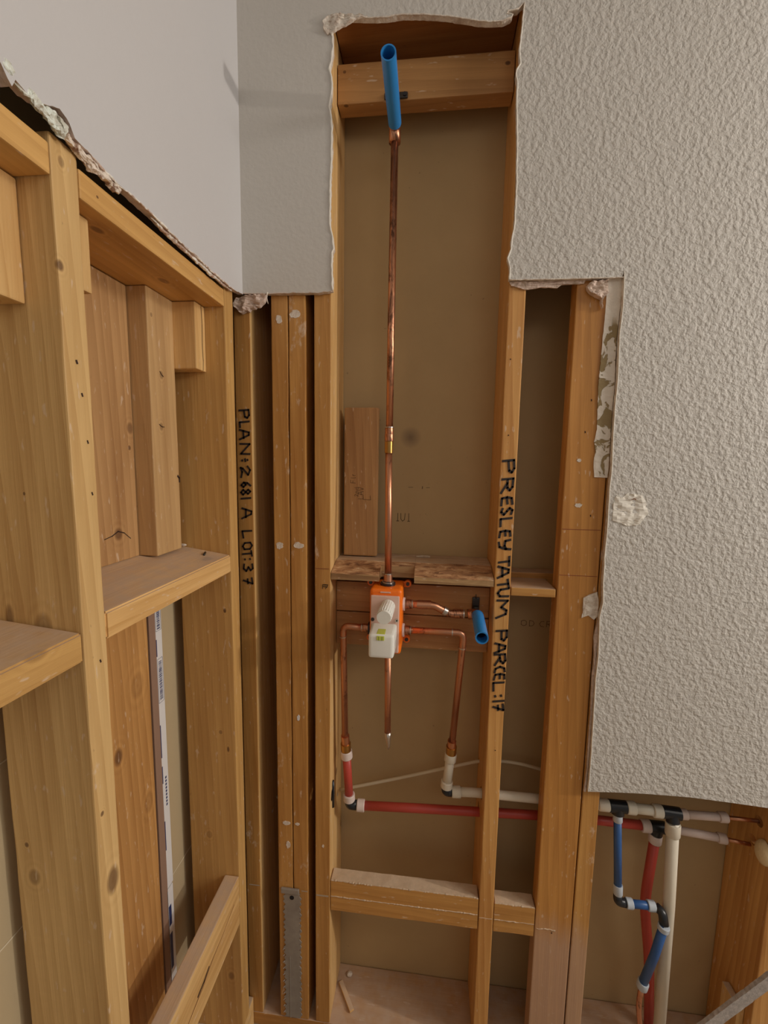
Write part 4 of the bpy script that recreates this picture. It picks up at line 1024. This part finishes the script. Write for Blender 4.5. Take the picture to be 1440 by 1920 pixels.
# white disc of plaster on the far right stud and dark clip
bm = bmesh.new()
bmesh.ops.create_icosphere(bm, subdivisions=3, radius=1)
for v in bm.verts: v.co = Vector((min(1.0115, 1.0095+v.co.x*.016), .022+v.co.y*.020, -.868+v.co.z*.027+v.co.y*.004))
tag(link('foam_plug', bm, plain('cream_foam', srgb(222, 196, 150), .8)), 'cream oval foam plug on the far right stud below the copper stubs', 'plug')
lumber('wood_block', (.995, .020, -1.4748), (1.0115, .075, -1.28), W['paleZ'], 'pale upright wood scrap at the bottom right picture corner', 'block')
# grey speckled strap crossing the lower right corner
bm = bmesh.new()
P0, P1 = Vector((.835, -.055, -1.300)), Vector((1.09, -.055, -.985))
tdir = (P1-P0).normalized(); nn_ = Vector((-tdir.z, 0, tdir.x)); k = 60; rows = []
for i in range(k+1):
    p = P0.lerp(P1, i/k); w_ = .0125+.0012*noise.noise(p*200)
    rows.append([bm.verts.new(p+nn_*s*w_+Vector((0, y, 0))) for s, y in ((-1, 0), (1, 0), (1, .008), (-1, .008))])
for i in range(k):
    for j in range(4): bm.faces.new((rows[i][j], rows[i][(j+1) % 4], rows[i+1][(j+1) % 4], rows[i+1][j]))
bm.faces.new(rows[0][::-1]); bm.faces.new(rows[-1]); bmesh.ops.recalc_face_normals(bm, faces=bm.faces)
tag(link('speckled_strap', bm, GREYP), 'grey speckled diagonal strip crossing the lower right corner', 'strip')

# ------------------------------------------------------------------ debris
o = tube('framing_nail', [(-.302, -.148, -.1895), (-.330, -.122, -.1865)], .0020, STEEL); tag(o, 'dark nail lying beside the foot of the short upright piece', 'nail', 'loose nails on the dusty left block')
o = tube('framing_nail', [(-.236, -.112, -.1995), (-.243, -.094, -.1985)], .0022, STEEL); tag(o, 'short dark nail near the right end of the dusty left block', 'nail', 'loose nails on the dusty left block')
bm = bmesh.new(); bmesh.ops.create_icosphere(bm, subdivisions=2, radius=.006)
for v in bm.verts: v.co = Vector((v.co.x*1.4, v.co.y, v.co.z*.5))+Vector((-.300, -.083, -.1865))
tag(link('plaster_crumb', bm, GYP), 'small white plaster crumb on the dusty left block near the corner', 'crumb')
lumber('wood_splinter', (.020, .035, PB+.0005), (.032, .110, PB+.008), W['paleY'], 'wood splinter lying on the bottom plate at left of the valve bay', 'splinter', bev=.001)
sp_ = bpy.data.objects[[o.name for o in bpy.data.objects if o.name.startswith('wood_splinter')][0]]
sp_.rotation_euler = (0, 0, .62); sp_.location.x += .014; sp_.location.y -= .012
bm = bmesh.new(); bmesh.ops.create_icosphere(bm, subdivisions=2, radius=.008)
for v in bm.verts: v.co = Vector((v.co.x, v.co.y, v.co.z*.6))+Vector((.040, .112, PB+.0045))+Vector(noise.noise_vector(v.co*200))*.001
tag(link('plaster_crumb', bm, GYP), 'white plaster crumb on the bottom plate beside the splinter', 'crumb')
bm = bmesh.new()
prism_into(bm, rough_line([(.20, -.2352), (.215, -.2340), (.235, -.2352), (.225, -.2358)], .004, .0006, 4), lambda u, v, d: Vector((u, d, v)), .110, .128)
tag(link('wood_chip', bm, GYP), 'pale chip lying at the back of the rough notched block', 'chip')
